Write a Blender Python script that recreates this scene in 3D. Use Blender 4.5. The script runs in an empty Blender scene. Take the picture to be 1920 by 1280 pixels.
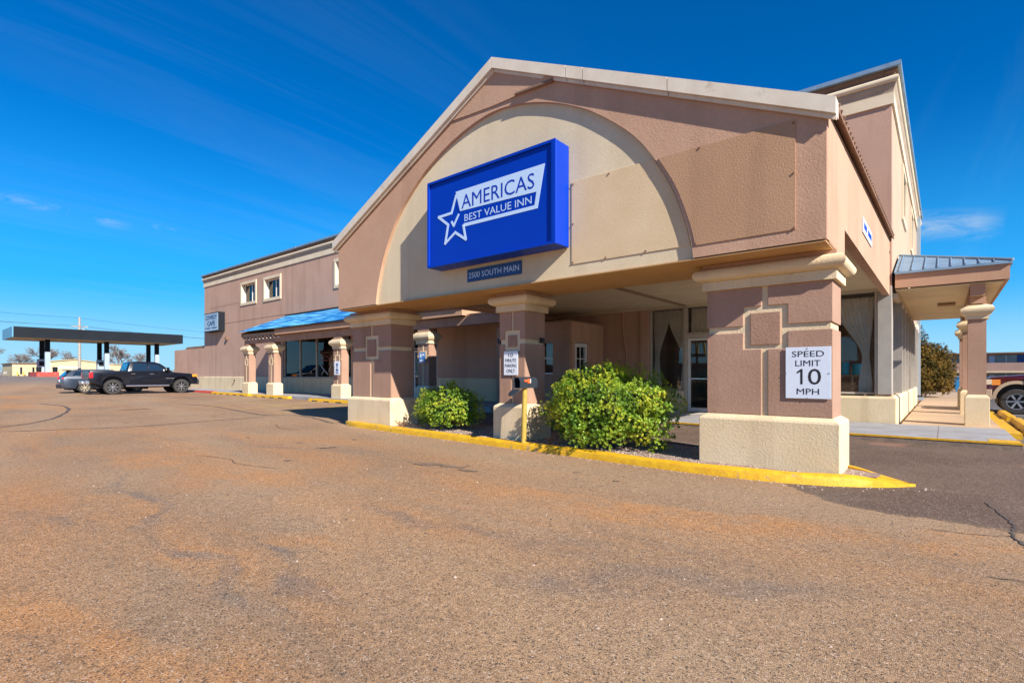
import bpy, bmesh, math, random
from mathutils import Vector, Matrix, noise
random.seed(11)
S = bpy.context.scene
C = S.collection

# ------------------------------------------------------------------ camera, sky, sun, exposure
cam_d = bpy.data.cameras.new('camera'); cam = bpy.data.objects.new('camera', cam_d); C.objects.link(cam)
cam_d.sensor_width = 36.0; cam_d.lens = 18.17; cam_d.shift_y = 0.0323
cam_d.clip_start = 0.05; cam_d.clip_end = 3000
cam.location = (0, 0, 1.2)
cam.rotation_euler = (math.radians(90), 0, math.radians(39.9))
S.camera = cam

SUN_DIR = Vector((1.0, -0.30, 0.67)).normalized()      # towards the sun
elev = math.asin(SUN_DIR.z); azim = math.atan2(SUN_DIR.x, SUN_DIR.y)
sd = bpy.data.lights.new('sun', 'SUN'); sd.energy = 4.75; sd.angle = math.radians(0.53); sd.color = (1.0, 0.935, 0.85)
so = bpy.data.objects.new('sun', sd); C.objects.link(so)
so.rotation_euler = (-SUN_DIR).to_track_quat('-Z', 'Y').to_euler(); so.location = (20, -10, 30)

W = bpy.data.worlds.new('World'); S.world = W; W.use_nodes = True
nt = W.node_tree; nt.nodes.clear()
def wn(t, **k):
    n = nt.nodes.new(t)
    for a, b in k.items(): setattr(n, a, b)
    return n
out = wn('ShaderNodeOutputWorld'); bg = wn('ShaderNodeBackground'); bg.inputs[1].default_value = 0.062
sky = wn('ShaderNodeTexSky', sky_type='NISHITA', sun_disc=False)
sky.sun_elevation = elev; sky.sun_rotation = azim
sky.air_density = 1.0; sky.dust_density = 0.0; sky.ozone_density = 3.0; sky.altitude = 300
tc = wn('ShaderNodeTexCoord')
hs = wn('ShaderNodeHueSaturation'); hs.inputs['Saturation'].default_value = 1.62; hs.inputs['Hue'].default_value = 0.5
tint = wn('ShaderNodeMix', data_type='RGBA', blend_type='MULTIPLY'); tint.inputs[0].default_value = 1.0; tint.inputs[7].default_value = (0.80, 1.0, 1.30, 1)
nt.links.new(sky.outputs[0], tint.inputs[6]); nt.links.new(tint.outputs[2], hs.inputs['Color'])
# clear winter air: the low sky stays pale cyan instead of yellowing towards the horizon
sepa = wn('ShaderNodeSeparateXYZ'); nt.links.new(tc.outputs['Generated'], sepa.inputs[0])
lowf = wn('ShaderNodeMapRange'); lowf.interpolation_type = 'SMOOTHSTEP'; lowf.inputs[1].default_value = 0.42; lowf.inputs[2].default_value = -0.04
lowf.inputs[3].default_value = 0.0; lowf.inputs[4].default_value = 0.92
nt.links.new(sepa.outputs[2], lowf.inputs[0])
lowm = wn('ShaderNodeMix', data_type='RGBA'); nt.links.new(lowf.outputs[0], lowm.inputs[0]); nt.links.new(hs.outputs[0], lowm.inputs[6])
lowm.inputs[7].default_value = (0.55, 4.6, 9.6, 1)
lowg = wn('ShaderNodeMapRange'); lowg.interpolation_type = 'SMOOTHSTEP'; lowg.inputs[1].default_value = 0.15; lowg.inputs[2].default_value = 0.0
nt.links.new(sepa.outputs[2], lowg.inputs[0])
lowh = wn('ShaderNodeMix', data_type='RGBA'); nt.links.new(lowg.outputs[0], lowh.inputs[0]); nt.links.new(lowm.outputs[2], lowh.inputs[6])
lowh.inputs[7].default_value = (3.4, 6.6, 8.6, 1)
# thin cirrus: stretched noise on the dome, projected on a high flat layer
sep = wn('ShaderNodeSeparateXYZ'); nt.links.new(tc.outputs['Generated'], sep.inputs[0])
def wm(op, a, b=None, clamp=False):
    n = wn('ShaderNodeMath', operation=op, use_clamp=clamp)
    for i, v in enumerate((a, b)):
        if v is None: continue
        if isinstance(v, (int, float)): n.inputs[i].default_value = v
        else: nt.links.new(v, n.inputs[i])
    return n.outputs[0]
zz = wm('MAXIMUM', wm('ADD', sep.outputs[2], 0.06), 0.02)
px_ = wm('DIVIDE', sep.outputs[0], zz); py_ = wm('DIVIDE', sep.outputs[1], zz)
cmb = wn('ShaderNodeCombineXYZ'); nt.links.new(px_, cmb.inputs[0]); nt.links.new(py_, cmb.inputs[1])
mpr = wn('ShaderNodeMapping'); mpr.inputs['Rotation'].default_value = (0, 0, math.radians(-90)); nt.links.new(cmb.outputs[0], mpr.inputs[0])
mp = wn('ShaderNodeMapping'); mp.inputs['Scale'].default_value = (0.35, 2.6, 1)
nt.links.new(mpr.outputs[0], mp.inputs[0])
n1 = wn('ShaderNodeTexNoise'); n1.inputs['Scale'].default_value = 0.9; n1.inputs['Detail'].default_value = 9; n1.inputs['Roughness'].default_value = 0.62; n1.inputs['Distortion'].default_value = 0.9
nt.links.new(mp.outputs[0], n1.inputs['Vector'])
n2 = wn('ShaderNodeTexNoise'); n2.inputs['Scale'].default_value = 0.35; n2.inputs['Detail'].default_value = 3
nt.links.new(cmb.outputs[0], n2.inputs['Vector'])
cl = wm('MULTIPLY', wm('MULTIPLY', wm('SUBTRACT', n1.outputs[0], 0.47, ), 3.2, True), wm('MULTIPLY', wm('SUBTRACT', n2.outputs[0], 0.40), 3.0, True), True)
cl = wm('MULTIPLY', cl, 0.11)
# a few denser wisps low in the sky
n3 = wn('ShaderNodeTexNoise'); n3.inputs['Scale'].default_value = 14; n3.inputs['Detail'].default_value = 7; n3.inputs['Roughness'].default_value = .65; n3.inputs['Distortion'].default_value = .6
mpw = wn('ShaderNodeMapping'); mpw.inputs['Scale'].default_value = (1, 1, 3.2); nt.links.new(tc.outputs['Generated'], mpw.inputs[0]); nt.links.new(mpw.outputs[0], n3.inputs['Vector'])
wsp = wm('MULTIPLY', wm('SUBTRACT', n3.outputs[0], 0.40), 4.0, True)
for A_, B_, w_, k_ in (((-.985,.05,.245), (-.945,.235,.224), .011, .34), ((-.941,.255,.230), (-.932,.29,.226), .006, .30), ((-.05,.974,.222), (.055,.974,.208), .026, .36), ((-.76,.585,.27), (-.70,.655,.262), .008, .12), ((-.66,.71,.26), (-.60,.76,.25), .009, .10)):
    a_ = Vector(A_).normalized(); b_ = Vector(B_).normalized(); e_ = (b_-a_); ln = e_.length; e_.normalize(); u_ = e_.cross(a_).normalized()
    vd = wn('ShaderNodeVectorMath', operation='DOT_PRODUCT'); nt.links.new(tc.outputs['Generated'], vd.inputs[0]); vd.inputs[1].default_value = u_
    off = u_.dot(a_)
    ve = wn('ShaderNodeVectorMath', operation='DOT_PRODUCT'); nt.links.new(tc.outputs['Generated'], ve.inputs[0]); ve.inputs[1].default_value = e_
    mid = e_.dot((a_+b_)*.5)
    q1 = wm('DIVIDE', wm('ABSOLUTE', wm('SUBTRACT', vd.outputs['Value'], off)), w_); q2 = wm('DIVIDE', wm('ABSOLUTE', wm('SUBTRACT', ve.outputs['Value'], mid)), ln*.6)
    mk = wm('MULTIPLY', wm('SUBTRACT', 1.0, q1, True), wm('MULTIPLY', wm('SUBTRACT', 1.0, q2, True), 2.0, True))
    cl = wm('MAXIMUM', cl, wm('MULTIPLY', wm('MULTIPLY', mk, wsp), k_*1.6))
mixc = wn('ShaderNodeMix', data_type='RGBA'); nt.links.new(cl, mixc.inputs[0]); nt.links.new(lowh.outputs[2], mixc.inputs[6])
mixc.inputs[7].default_value = (5.2, 6.2, 7.0, 1)
nt.links.new(mixc.outputs[2], bg.inputs[0]); nt.links.new(bg.outputs[0], out.inputs[0])

S.view_settings.view_transform = 'Standard'; S.view_settings.look = 'None'
S.view_settings.exposure = 0.9; S.view_settings.gamma = 1.0; S.view_settings.use_curve_mapping = False
S.cycles.max_bounces = 10; S.cycles.transparent_max_bounces = 24

# ------------------------------------------------------------------ materials
def mat(name, col, rough=0.85, var=0.0, vscale=1.5, col2=None, bump=0.0, bscale=60, metal=0.0, coat=0.0, spec=0.5, stain=None, fine=0.0, streak=0.0):
    m = bpy.data.materials.new(name); m.use_nodes = True
    t = m.node_tree; b = t.nodes['Principled BSDF']
    b.inputs['Roughness'].default_value = rough; b.inputs['Metallic'].default_value = metal
    b.inputs['Coat Weight'].default_value = coat; b.inputs['Specular IOR Level'].default_value = spec
    b.inputs['Base Color'].default_value = (*col, 1)
    L = t.links.new
    tcn = t.nodes.new('ShaderNodeTexCoord'); src = tcn.outputs['Object']
    geo = t.nodes.new('ShaderNodeNewGeometry'); src = geo.outputs['Position']
    cur = None
    if col2 is not None or var:
        n = t.nodes.new('ShaderNodeTexNoise'); n.inputs['Scale'].default_value = vscale; n.inputs['Detail'].default_value = 6; n.inputs['Roughness'].default_value = .6
        L(src, n.inputs['Vector'])
        c2 = col2 if col2 is not None else tuple(max(0, c * (1 - var)) for c in col)
        r = t.nodes.new('ShaderNodeMapRange'); r.inputs[1].default_value = .35; r.inputs[2].default_value = .68
        L(n.outputs[0], r.inputs[0])
        mx = t.nodes.new('ShaderNodeMix'); mx.data_type = 'RGBA'
        mx.inputs[6].default_value = (*col, 1); mx.inputs[7].default_value = (*c2, 1)
        L(r.outputs[0], mx.inputs[0]); cur = mx.outputs[2]
    if streak:
        mpn = t.nodes.new('ShaderNodeMapping'); mpn.inputs['Scale'].default_value = (2.2, 2.2, .16); L(src, mpn.inputs[0])
        n = t.nodes.new('ShaderNodeTexNoise'); n.inputs['Scale'].default_value = 1.3; n.inputs['Detail'].default_value = 5; L(mpn.outputs[0], n.inputs['Vector'])
        r = t.nodes.new('ShaderNodeMapRange'); r.inputs[1].default_value = .5; r.inputs[2].default_value = .72; r.inputs[3].default_value = 0; r.inputs[4].default_value = streak
        L(n.outputs[0], r.inputs[0])
        mx = t.nodes.new('ShaderNodeMix'); mx.data_type = 'RGBA'; mx.blend_type = 'MULTIPLY'
        L(r.outputs[0], mx.inputs[0])
        if cur: L(cur, mx.inputs[6])
        else: mx.inputs[6].default_value = (*col, 1)
        mx.inputs[7].default_value = (.62, .58, .55, 1); cur = mx.outputs[2]
    if fine:
        n = t.nodes.new('ShaderNodeTexNoise'); n.inputs['Scale'].default_value = bscale; n.inputs['Detail'].default_value = 3; L(src, n.inputs['Vector'])
        r = t.nodes.new('ShaderNodeMapRange'); r.inputs[1].default_value = .3; r.inputs[2].default_value = .7; r.inputs[3].default_value = 1 - fine; r.inputs[4].default_value = 1 + fine
        L(n.outputs[0], r.inputs[0])
        mx = t.nodes.new('ShaderNodeMix'); mx.data_type = 'RGBA'; mx.blend_type = 'MULTIPLY'; mx.inputs[0].default_value = 1
        if cur: L(cur, mx.inputs[6])
        else: mx.inputs[6].default_value = (*col, 1)
        L(r.outputs[0], mx.inputs[7]); cur = mx.outputs[2]
    if cur: L(cur, b.inputs['Base Color'])
    if bump:
        n = t.nodes.new('ShaderNodeTexNoise'); n.inputs['Scale'].default_value = bscale; n.inputs['Detail'].default_value = 4; n.inputs['Roughness'].default_value = .65; L(src, n.inputs['Vector'])
        bp = t.nodes.new('ShaderNodeBump'); bp.inputs['Strength'].default_value = bump; bp.inputs['Distance'].default_value = .01
        L(n.outputs[0], bp.inputs['Height']); L(bp.outputs[0], b.inputs['Normal'])
    return m

M = {}
M['tan'] = mat('tan_stucco', (.53, .325, .215), .92, col2=(.475, .28, .18), vscale=.8, bump=.5, bscale=45, fine=.05, streak=.32)
M['tan_patch'] = mat('tan_patch_stucco', (.41, .235, .13), .92, col2=(.45, .265, .15), vscale=1.2, bump=.5, bscale=45, fine=.05, streak=.3)
M['brown'] = mat('brown_stucco', (.41, .25, .175), .93, col2=(.35, .205, .135), vscale=.9, bump=.4, bscale=38, fine=.05, streak=.35)
M['square'] = mat('ochre_brown_stucco', (.38, .225, .155), .93, col2=(.32, .18, .12), vscale=3, bump=.5, bscale=38, fine=.05)
M['wall'] = mat('wall_stucco', (.52, .325, .235), .93, col2=(.455, .28, .195), vscale=.5, bump=.4, bscale=30, fine=.05, streak=.45)
M['sidewall'] = mat('pale_side_stucco', (.50, .36, .25), .93, col2=(.45, .32, .215), vscale=.6, bump=.3, bscale=30, streak=.3)
M['cream'] = mat('cream_stucco', (.73, .585, .375), .9, col2=(.67, .52, .31), vscale=1.1, bump=.55, bscale=32, fine=.05, streak=.45)
M['cream_arch'] = mat('cream_arch_stucco', (.68, .565, .375), .9, col2=(.61, .49, .31), vscale=.9, bump=.3, bscale=45, fine=.04, streak=.2)
M['ochre_patch'] = mat('ochre_patch', (.62, .455, .26), .9, col2=(.68, .52, .32), vscale=1.6, bump=.3, bscale=45, fine=.05)
M['trim'] = mat('cream_trim', (.74, .62, .44), .8, col2=(.66, .53, .36), vscale=2, bump=.2, bscale=60)
M['cove'] = mat('shaded_cove', (.46, .36, .26), .9, col2=(.36, .27, .19), vscale=1.3, bump=.3)  # darker than the trim: the shade in the cove is put into the colour
M['eave'] = mat('eave_brown', (.24, .15, .10), .9, col2=(.17, .10, .065), vscale=1.2)
M['rake'] = mat('cream_metal', (.72, .64, .51), .55, col2=(.63, .54, .42), vscale=2.5, streak=.2)
M['roofmetal'] = mat('grey_blue_roof_metal', (.25, .37, .48), .45, var=.25, vscale=3, metal=.25)
M['blueroof'] = mat('blue_roof_metal', (.01, .30, .66), .4, col2=(.05, .45, .78), vscale=1.4, metal=.1)
M['rust'] = mat('rusty_brown_metal', (.16, .085, .05), .8, col2=(.26, .14, .08), vscale=8)
M['soffit'] = mat('soffit_board', (.68, .55, .36), .7, var=.12, vscale=1.2)
M['underside'] = mat('ochre_underside', (.52, .31, .13), .85, col2=(.44, .25, .10), vscale=1.2)
M['beam'] = mat('beam_brown', (.33, .215, .13), .85, var=.2, vscale=2)
M['fascia'] = mat('fascia_stucco', (.50, .30, .19), .9, col2=(.45, .26, .155), vscale=1.5, bump=.3, bscale=45)
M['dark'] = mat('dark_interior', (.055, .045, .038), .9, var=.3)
M['intfloor'] = mat('interior_floor', (.24, .17, .12), .6, var=.3)
M['intwall'] = mat('interior_wall', (.24, .18, .13), .9, var=.2)
M['frame'] = mat('window_frame', (.52, .46, .38), .5, var=.15)
M['whiteframe'] = mat('white_frame', (.74, .73, .70), .45, var=.1)
M['greyfin'] = mat('grey_mullion', (.40, .36, .31), .55, var=.15, vscale=3)
M['curtain'] = mat('curtain_cloth', (.90, .89, .82), .95, var=.12, vscale=4)
M['blue'] = mat('sign_blue', (.0, .038, .42), .42, var=.06, vscale=2, spec=.25)
M['logo'] = mat('logo_white', (.50, .66, .86), .5)
M['logoblue'] = mat('logo_blue', (.004, .035, .40), .4)
M['plateblue'] = mat('plate_blue', (.015, .075, .24), .6, var=.15, vscale=6)
M['white'] = mat('sign_white', (.70, .76, .84), .45, var=.05, vscale=5)
M['signwhite'] = mat('sign_white_small', (.78, .82, .86), .5, var=.05, vscale=5)
M['black'] = mat('black_ink', (.015, .015, .018), .6)
M['yellow'] = mat('yellow_paint', (.72, .42, .008), .6, col2=(.58, .29, .008), vscale=9, bump=.6, bscale=50, fine=.1)
M['yellow_post'] = mat('yellow_post_paint', (.50, .34, .06), .5, col2=(.40, .26, .045), vscale=12)
M['red'] = mat('red_paint', (.60, .05, .03), .6, col2=(.42, .06, .04), vscale=5)
M['mailbox'] = mat('mailbox_grey', (.05, .065, .085), .4, var=.3, vscale=14, metal=.4)
M['flag'] = mat('orange_flag', (.85, .12, .03), .5)
M['concrete'] = mat('concrete', (.34, .335, .34), .9, col2=(.27, .26, .255), vscale=1.5, bump=.3, bscale=80, fine=.08)
M['slab'] = mat('tan_concrete', (.50, .34, .20), .9, col2=(.42, .29, .18), vscale=1.1, bump=.2, bscale=80, fine=.06)
M['step'] = mat('pale_concrete', (.50, .46, .40), .9, col2=(.38, .33, .28), vscale=2, bump=.3, fine=.06)
M['gravel'] = mat('bed_gravel', (.22, .145, .115), .95, col2=(.33, .24, .19), vscale=14, bump=1.0, bscale=40, fine=.3)
M['tire'] = mat('tyre_rubber', (.045, .042, .04), .85, var=.3, vscale=12)
M['rim'] = mat('dark_alloy', (.05, .05, .055), .3, metal=.8)
M['chrome'] = mat('chrome', (.72, .72, .74), .2, metal=.9)
M['alloy'] = mat('alloy', (.42, .42, .44), .35, metal=.7)
M['goldalloy'] = mat('warm_alloy', (.66, .56, .40), .35, metal=.5)
M['truck'] = mat('black_navy_paint', (.004, .006, .012), .3, coat=.45, spec=.35)
M['wagon'] = mat('slate_grey_paint', (.035, .048, .07), .35, metal=.2, coat=.5)
M['maroon'] = mat('maroon_paint', (.085, .007, .012), .25, coat=1.0, metal=.2)
M['beige'] = mat('beige_cladding', (.47, .36, .25), .5, var=.1)
M['carglass'] = mat('car_glass', (.012, .022, .03), .05, coat=1.0, spec=.9)
M['taillight'] = mat('red_lamp', (.70, .01, .02), .2, coat=1.0)
M['amber'] = mat('amber_lamp', (.80, .27, .03), .2, coat=1.0)
M['headlamp'] = mat('clear_lamp', (.72, .60, .45), .15, coat=1.0)
M['plastic'] = mat('black_plastic', (.02, .02, .022), .6)
M['charcoal'] = mat('charcoal_cladding', (.011, .015, .021), .75, var=.25, vscale=.5, spec=.2)
M['paleblue'] = mat('pale_blue_cladding', (.12, .33, .48), .5, var=.1)
M['colwhite'] = mat('white_column', (.33, .41, .47), .6, var=.1)
M['steel'] = mat('steel', (.45, .47, .5), .5, metal=.3)
M['ochre'] = mat('cream_metal_siding', (.56, .46, .27), .8, col2=(.50, .40, .23), vscale=.5)
M['siding_roof'] = mat('siding_roof', (.46, .36, .19), .7, var=.1)
M['bark'] = mat('grey_bark', (.19, .145, .125), .95, var=.3, vscale=4)
M['pole'] = mat('pole_wood', (.40, .36, .31), .9, var=.2, vscale=4)
M['motel'] = mat('motel_brick', (.46, .28, .21), .9, var=.12, vscale=.4)
M['motelshade'] = mat('motel_wall', (.42, .27, .22), .9, var=.12, vscale=.4)
M['motelglass'] = mat('motel_glass', (.26, .30, .28), .3, var=.5, vscale=.6)
M['bluewhite'] = mat('blue_grey_door', (.42, .50, .58), .6)
M['bin'] = mat('blue_bin', (.03, .33, .66), .5)
M['turq'] = mat('turquoise_plastic', (.02, .40, .55), .3)
M['wood'] = mat('shelf_wood', (.55, .36, .16), .6, var=.2)
M['fry'] = mat('arch_yellow', (.85, .50, .02), .4)
M['storered'] = mat('store_red', (.20, .055, .04), .8)
M['asph_line'] = mat('faded_yellow_line', (.68, .44, .07), .9, col2=(.40, .28, .14), vscale=3, fine=.15)
M['red_line'] = mat('faded_red_line', (.36, .13, .10), .9, col2=(.30, .20, .16), vscale=3, fine=.15)
M['tar'] = mat('tar_seam', (.055, .042, .036), .8, col2=(.12, .09, .07), vscale=4)
M['white_line'] = mat('white_line', (.55, .55, .55), .9, var=.3, vscale=4)
M['kerbface'] = mat('dirty_kerb_face', (.16, .12, .10), .95, col2=(.30, .22, .16), vscale=6)
M['twig'] = mat('dry_twig', (.30, .15, .08), .9)

def glass(name, tint=(.75, .8, .82), ior=1.6):
    m = bpy.data.materials.new(name); m.use_nodes = True; t = m.node_tree; t.nodes.clear()
    o = t.nodes.new('ShaderNodeOutputMaterial'); mx = t.nodes.new('ShaderNodeMixShader')
    tr = t.nodes.new('ShaderNodeBsdfTransparent'); gl = t.nodes.new('ShaderNodeBsdfGlossy'); fr = t.nodes.new('ShaderNodeFresnel')
    tr.inputs[0].default_value = (*tint, 1); gl.inputs['Roughness'].default_value = 0.01; fr.inputs[0].default_value = ior
    n = t.nodes.new('ShaderNodeTexNoise'); n.inputs['Scale'].default_value = 1.1
    g = t.nodes.new('ShaderNodeNewGeometry'); t.links.new(g.outputs['Position'], n.inputs['Vector'])
    bp = t.nodes.new('ShaderNodeBump'); bp.inputs['Strength'].default_value = .05; bp.inputs['Distance'].default_value = .02
    t.links.new(n.outputs[0], bp.inputs['Height']); t.links.new(bp.outputs[0], gl.inputs['Normal'])
    ad = t.nodes.new('ShaderNodeMath'); ad.operation = 'MULTIPLY_ADD'; ad.inputs[1].default_value = 1.1; ad.inputs[2].default_value = .0; ad.use_clamp = True
    t.links.new(fr.outputs[0], ad.inputs[0])
    t.links.new(ad.outputs[0], mx.inputs[0]); t.links.new(tr.outputs[0], mx.inputs[1]); t.links.new(gl.outputs[0], mx.inputs[2]); t.links.new(mx.outputs[0], o.inputs[0])
    return m
M['glass'] = glass('window_glass', (.985, .99, .99), 1.45)

DO = (.50, .235, .085); DG = (.19, .15, .12)
MARKS = [(-9.1,2.6,1.6,.8,.1,.8,DO), (-6.9,2.9,1.5,.7,.2,.85,DO), (-6.4,1.3,1.3,.35,.1,.7,DO), (-3.5,.5,.8,.25,.2,.7,DO), (-4.1,1.35,.8,.25,.1,.6,DO),
         (-2.9,4.5,1.6,.4,.15,.75,DO), (-1.4,4.75,1.5,.42,.3,.85,DO), (-.1,5.35,1.0,.38,.2,.75,DO), (.25,6.9,.5,.25,.1,.8,DO), (-2.7,.75,.6,.2,.2,.6,DO), (-4.0,2.05,.7,.25,.1,.6,DO),
         (-6.2,1.58,2.2,.10,-.1,.75,DG), (-3.6,1.37,1.2,.08,.02,.75,DG), (-3.4,1.75,1.1,.09,-.1,.75,DG), (-3.6,3.12,1.3,.18,-.05,.55,DG),
         (-1.75,2.9,.7,.28,.4,.75,DG), (-1.0,3.45,.9,.25,.3,.65,DG), (-6.2,.8,.7,.12,.0,.6,DG), (-2.45,3.3,.8,.22,.2,.6,DG), (-10,4.4,2.,.3,.1,.4,DG)]
def chip(m, col, lo, hi, sc):
    t = m.node_tree; b = t.nodes['Principled BSDF']; L = t.links.new; g = t.nodes.new('ShaderNodeNewGeometry')
    n = t.nodes.new('ShaderNodeTexNoise'); n.inputs['Scale'].default_value = sc; n.inputs['Detail'].default_value = 7; n.inputs['Roughness'].default_value = .7; L(g.outputs['Position'], n.inputs['Vector'])
    r_ = t.nodes.new('ShaderNodeMapRange'); r_.inputs[1].default_value = lo; r_.inputs[2].default_value = hi; L(n.outputs[0], r_.inputs[0])
    x = t.nodes.new('ShaderNodeMix'); x.data_type = 'RGBA'; L(r_.outputs[0], x.inputs[0]); L(b.inputs['Base Color'].links[0].from_socket, x.inputs[6]); x.inputs[7].default_value = (*col, 1); L(x.outputs[2], b.inputs['Base Color'])
chip(M['yellow'], (.30, .22, .13), .60, .66, 5.5); chip(M['cream'], (.50, .33, .19), .60, .80, 1.7); chip(M['brown'], (.27, .165, .11), .62, .82, 1.4); chip(M['rake'], (.45, .36, .26), .60, .75, 3)
chip(M['tan'], (.40, .24, .16), .60, .85, .9); chip(M['red'], (.30, .2, .16), .58, .66, 4); chip(M['slab'], (.36, .25, .16), .58, .75, .9); chip(M['concrete'], (.22, .19, .17), .56, .72, 1.2)
# asphalt ---------------------------------------------------------------------------------------
def asphalt():
    m = bpy.data.materials.new('dusty_asphalt'); m.use_nodes = True; t = m.node_tree; b = t.nodes['Principled BSDF']
    L = t.links.new
    g = t.nodes.new('ShaderNodeNewGeometry'); pos = g.outputs['Position']
    def noise_(scale, detail=4, rough=.55, vec=None, dist=0):
        n = t.nodes.new('ShaderNodeTexNoise'); n.inputs['Scale'].default_value = scale; n.inputs['Detail'].default_value = detail
        n.inputs['Roughness'].default_value = rough; n.inputs['Distortion'].default_value = dist; L(vec or pos, n.inputs['Vector']); return n.outputs[0]
    def rng(v, a, b_, c=0., d=1.):
        r = t.nodes.new('ShaderNodeMapRange'); r.inputs[1].default_value = a; r.inputs[2].default_value = b_; r.inputs[3].default_value = c; r.inputs[4].default_value = d; L(v, r.inputs[0]); return r.outputs[0]
    def mix(f, a, b_, mode='MIX'):
        x = t.nodes.new('ShaderNodeMix'); x.data_type = 'RGBA'; x.blend_type = mode
        if isinstance(f, float): x.inputs[0].default_value = f
        else: L(f, x.inputs[0])
        for i, v in ((6, a), (7, b_)):
            if isinstance(v, tuple): x.inputs[i].default_value = (*v, 1)
            else: L(v, x.inputs[i])
        return x.outputs[2]
    def ma(op, a, b_=None, clamp=False):
        n = t.nodes.new('ShaderNodeMath'); n.operation = op; n.use_clamp = clamp
        for i, v in enumerate((a, b_)):
            if v is None: continue
            if isinstance(v, (int, float)): n.inputs[i].default_value = v
            else: L(v, n.inputs[i])
        return n.outputs[0]
    sp = t.nodes.new('ShaderNodeSeparateXYZ'); L(pos, sp.inputs[0]); X, Y = sp.outputs[0], sp.outputs[1]
    base = mix(rng(noise_(.35, 6), .35, .68), (.385, .243, .136), (.30, .187, .106))
    # red dust, lying in drifts along the driving direction
    mp = t.nodes.new('ShaderNodeMapping'); mp.inputs['Rotation'].default_value = (0, 0, math.radians(-14)); mp.inputs['Scale'].default_value = (.35, 1.2, 1); L(pos, mp.inputs[0])
    dust = ma('MULTIPLY', rng(noise_(.55, 7, .6, mp.outputs[0], .5), .42, .62), rng(noise_(.16, 3), .36, .54), True)
    cur = mix(ma('MULTIPLY', ma('MULTIPLY', dust, .8), rng(Y, 6.4, 4.2, .35, 1.)), base, (.47, .225, .085))
    dust2 = rng(noise_(.9, 6, .65, mp.outputs[0], 1.), .60, .74)
    cur = mix(ma('MULTIPLY', dust2, .6), cur, (.50, .255, .13))
    grey = rng(noise_(.5, 6, .6, mp.outputs[0], .4), .60, .44)
    grey = ma('MULTIPLY', rng(noise_(.62, 5, .62, mp.outputs[0], .3), .56, .70), .6)
    cur = mix(grey, cur, (.225, .155, .105))
    # wheel paths: greyer lanes
    wl = t.nodes.new('ShaderNodeTexWave'); wl.inputs['Scale'].default_value = .09; wl.inputs['Distortion'].default_value = 3.; wl.inputs['Detail'].default_value = 3; wl.bands_direction = 'Y'
    mp2 = t.nodes.new('ShaderNodeMapping'); mp2.inputs['Rotation'].default_value = (0, 0, math.radians(12)); L(pos, mp2.inputs[0]); L(mp2.outputs[0], wl.inputs['Vector'])
    cur = mix(ma('MULTIPLY', rng(wl.outputs['Fac'], .6, 1.), .35), cur, (.41, .285, .17))
    # named marks on this lot: drifts of red dust, bare grey scuffs and old wheel tracks
    wob = t.nodes.new('ShaderNodeTexNoise'); wob.inputs['Scale'].default_value = 1.1; wob.inputs['Detail'].default_value = 5; L(pos, wob.inputs['Vector'])
    wx = t.nodes.new('ShaderNodeSeparateColor'); L(wob.outputs['Color'], wx.inputs[0])
    XW = ma('ADD', X, ma('MULTIPLY', ma('SUBTRACT', wx.outputs[0], .5), 1.6)); YW_ = ma('ADD', Y, ma('MULTIPLY', ma('SUBTRACT', wx.outputs[1], .5), 1.2))
    brk = rng(noise_(2.2, 6, .65), .32, .62)
    def spot(cx, cy, rx, ry, rot):
        c_, s_ = math.cos(rot), math.sin(rot)
        dx = ma('SUBTRACT', XW, cx); dy = ma('SUBTRACT', YW_, cy)
        u = ma('DIVIDE', ma('ADD', ma('MULTIPLY', dx, c_), ma('MULTIPLY', dy, s_)), rx); v_ = ma('DIVIDE', ma('SUBTRACT', ma('MULTIPLY', dy, c_), ma('MULTIPLY', dx, s_)), ry)
        return rng(ma('ADD', ma('MULTIPLY', u, u), ma('MULTIPLY', v_, v_)), 1., .1)
    for i_, (cx, cy, rx, ry, rot, k_, c_) in enumerate(MARKS):
        cur = mix(ma('MULTIPLY', ma('MULTIPLY', spot(cx, cy, rx, ry, rot), brk), k_), cur, c_)
    # newer dark patch in front of the walkway on the right
    fc = t.nodes.new('ShaderNodeFloatCurve'); cv = fc.mapping.curves[0]
    pts = [(-12, 7.8), (-4, 7.6), (-1.55, 7.0), (-1.13, 6.5), (-.84, 6.22), (-.5, 6.13), (.5, 6.05), (4, 5.6), (8, 5.2)]
    P2 = [((x + 12) / 20, y / 10) for x, y in pts]
    cv.points[0].location = P2[0]; cv.points[1].location = P2[-1]
    for p in P2[1:-1]: cv.points.new(*p)
    for p in cv.points: p.handle_type = 'VECTOR'
    fc.mapping.update()
    L(ma('DIVIDE', ma('ADD', X, 12.), 20., True), fc.inputs['Value'])
    yy = ma('ADD', ma('MULTIPLY', fc.outputs[0], 10.), ma('MULTIPLY', ma('SUBTRACT', noise_(3.5, 6, .7), .5), .5))
    pm = rng(ma('SUBTRACT', Y, yy), 0., .05)
    pm = ma('MULTIPLY', pm, rng(Y, 13.2, 12.9)); pm = ma('MULTIPLY', pm, rng(X, -12.5, -11.5))
    pcol = mix(rng(noise_(.8, 6, .65), .4, .7), (.135, .088, .062), (.19, .13, .094))
    pcol = mix(ma('MULTIPLY', rng(noise_(.55, 5, .6), .60, .70), .8), pcol, (.38, .20, .13))
    cur = mix(pm, cur, pcol)
    rim = rng(ma('ABSOLUTE', ma('SUBTRACT', Y, yy)), .035, .0)
    rim = ma('MULTIPLY', rim, rng(X, -3., -1.6)); cur = mix(ma('MULTIPLY', rim, .75), cur, (.05, .038, .03))
    fr_ = rng(ma('ADD', X, ma('MULTIPLY', noise_(.08, 4), 16.)), -46., -58.); cur = mix(ma('MULTIPLY', fr_, .85), cur, (.19, .165, .15))
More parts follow.
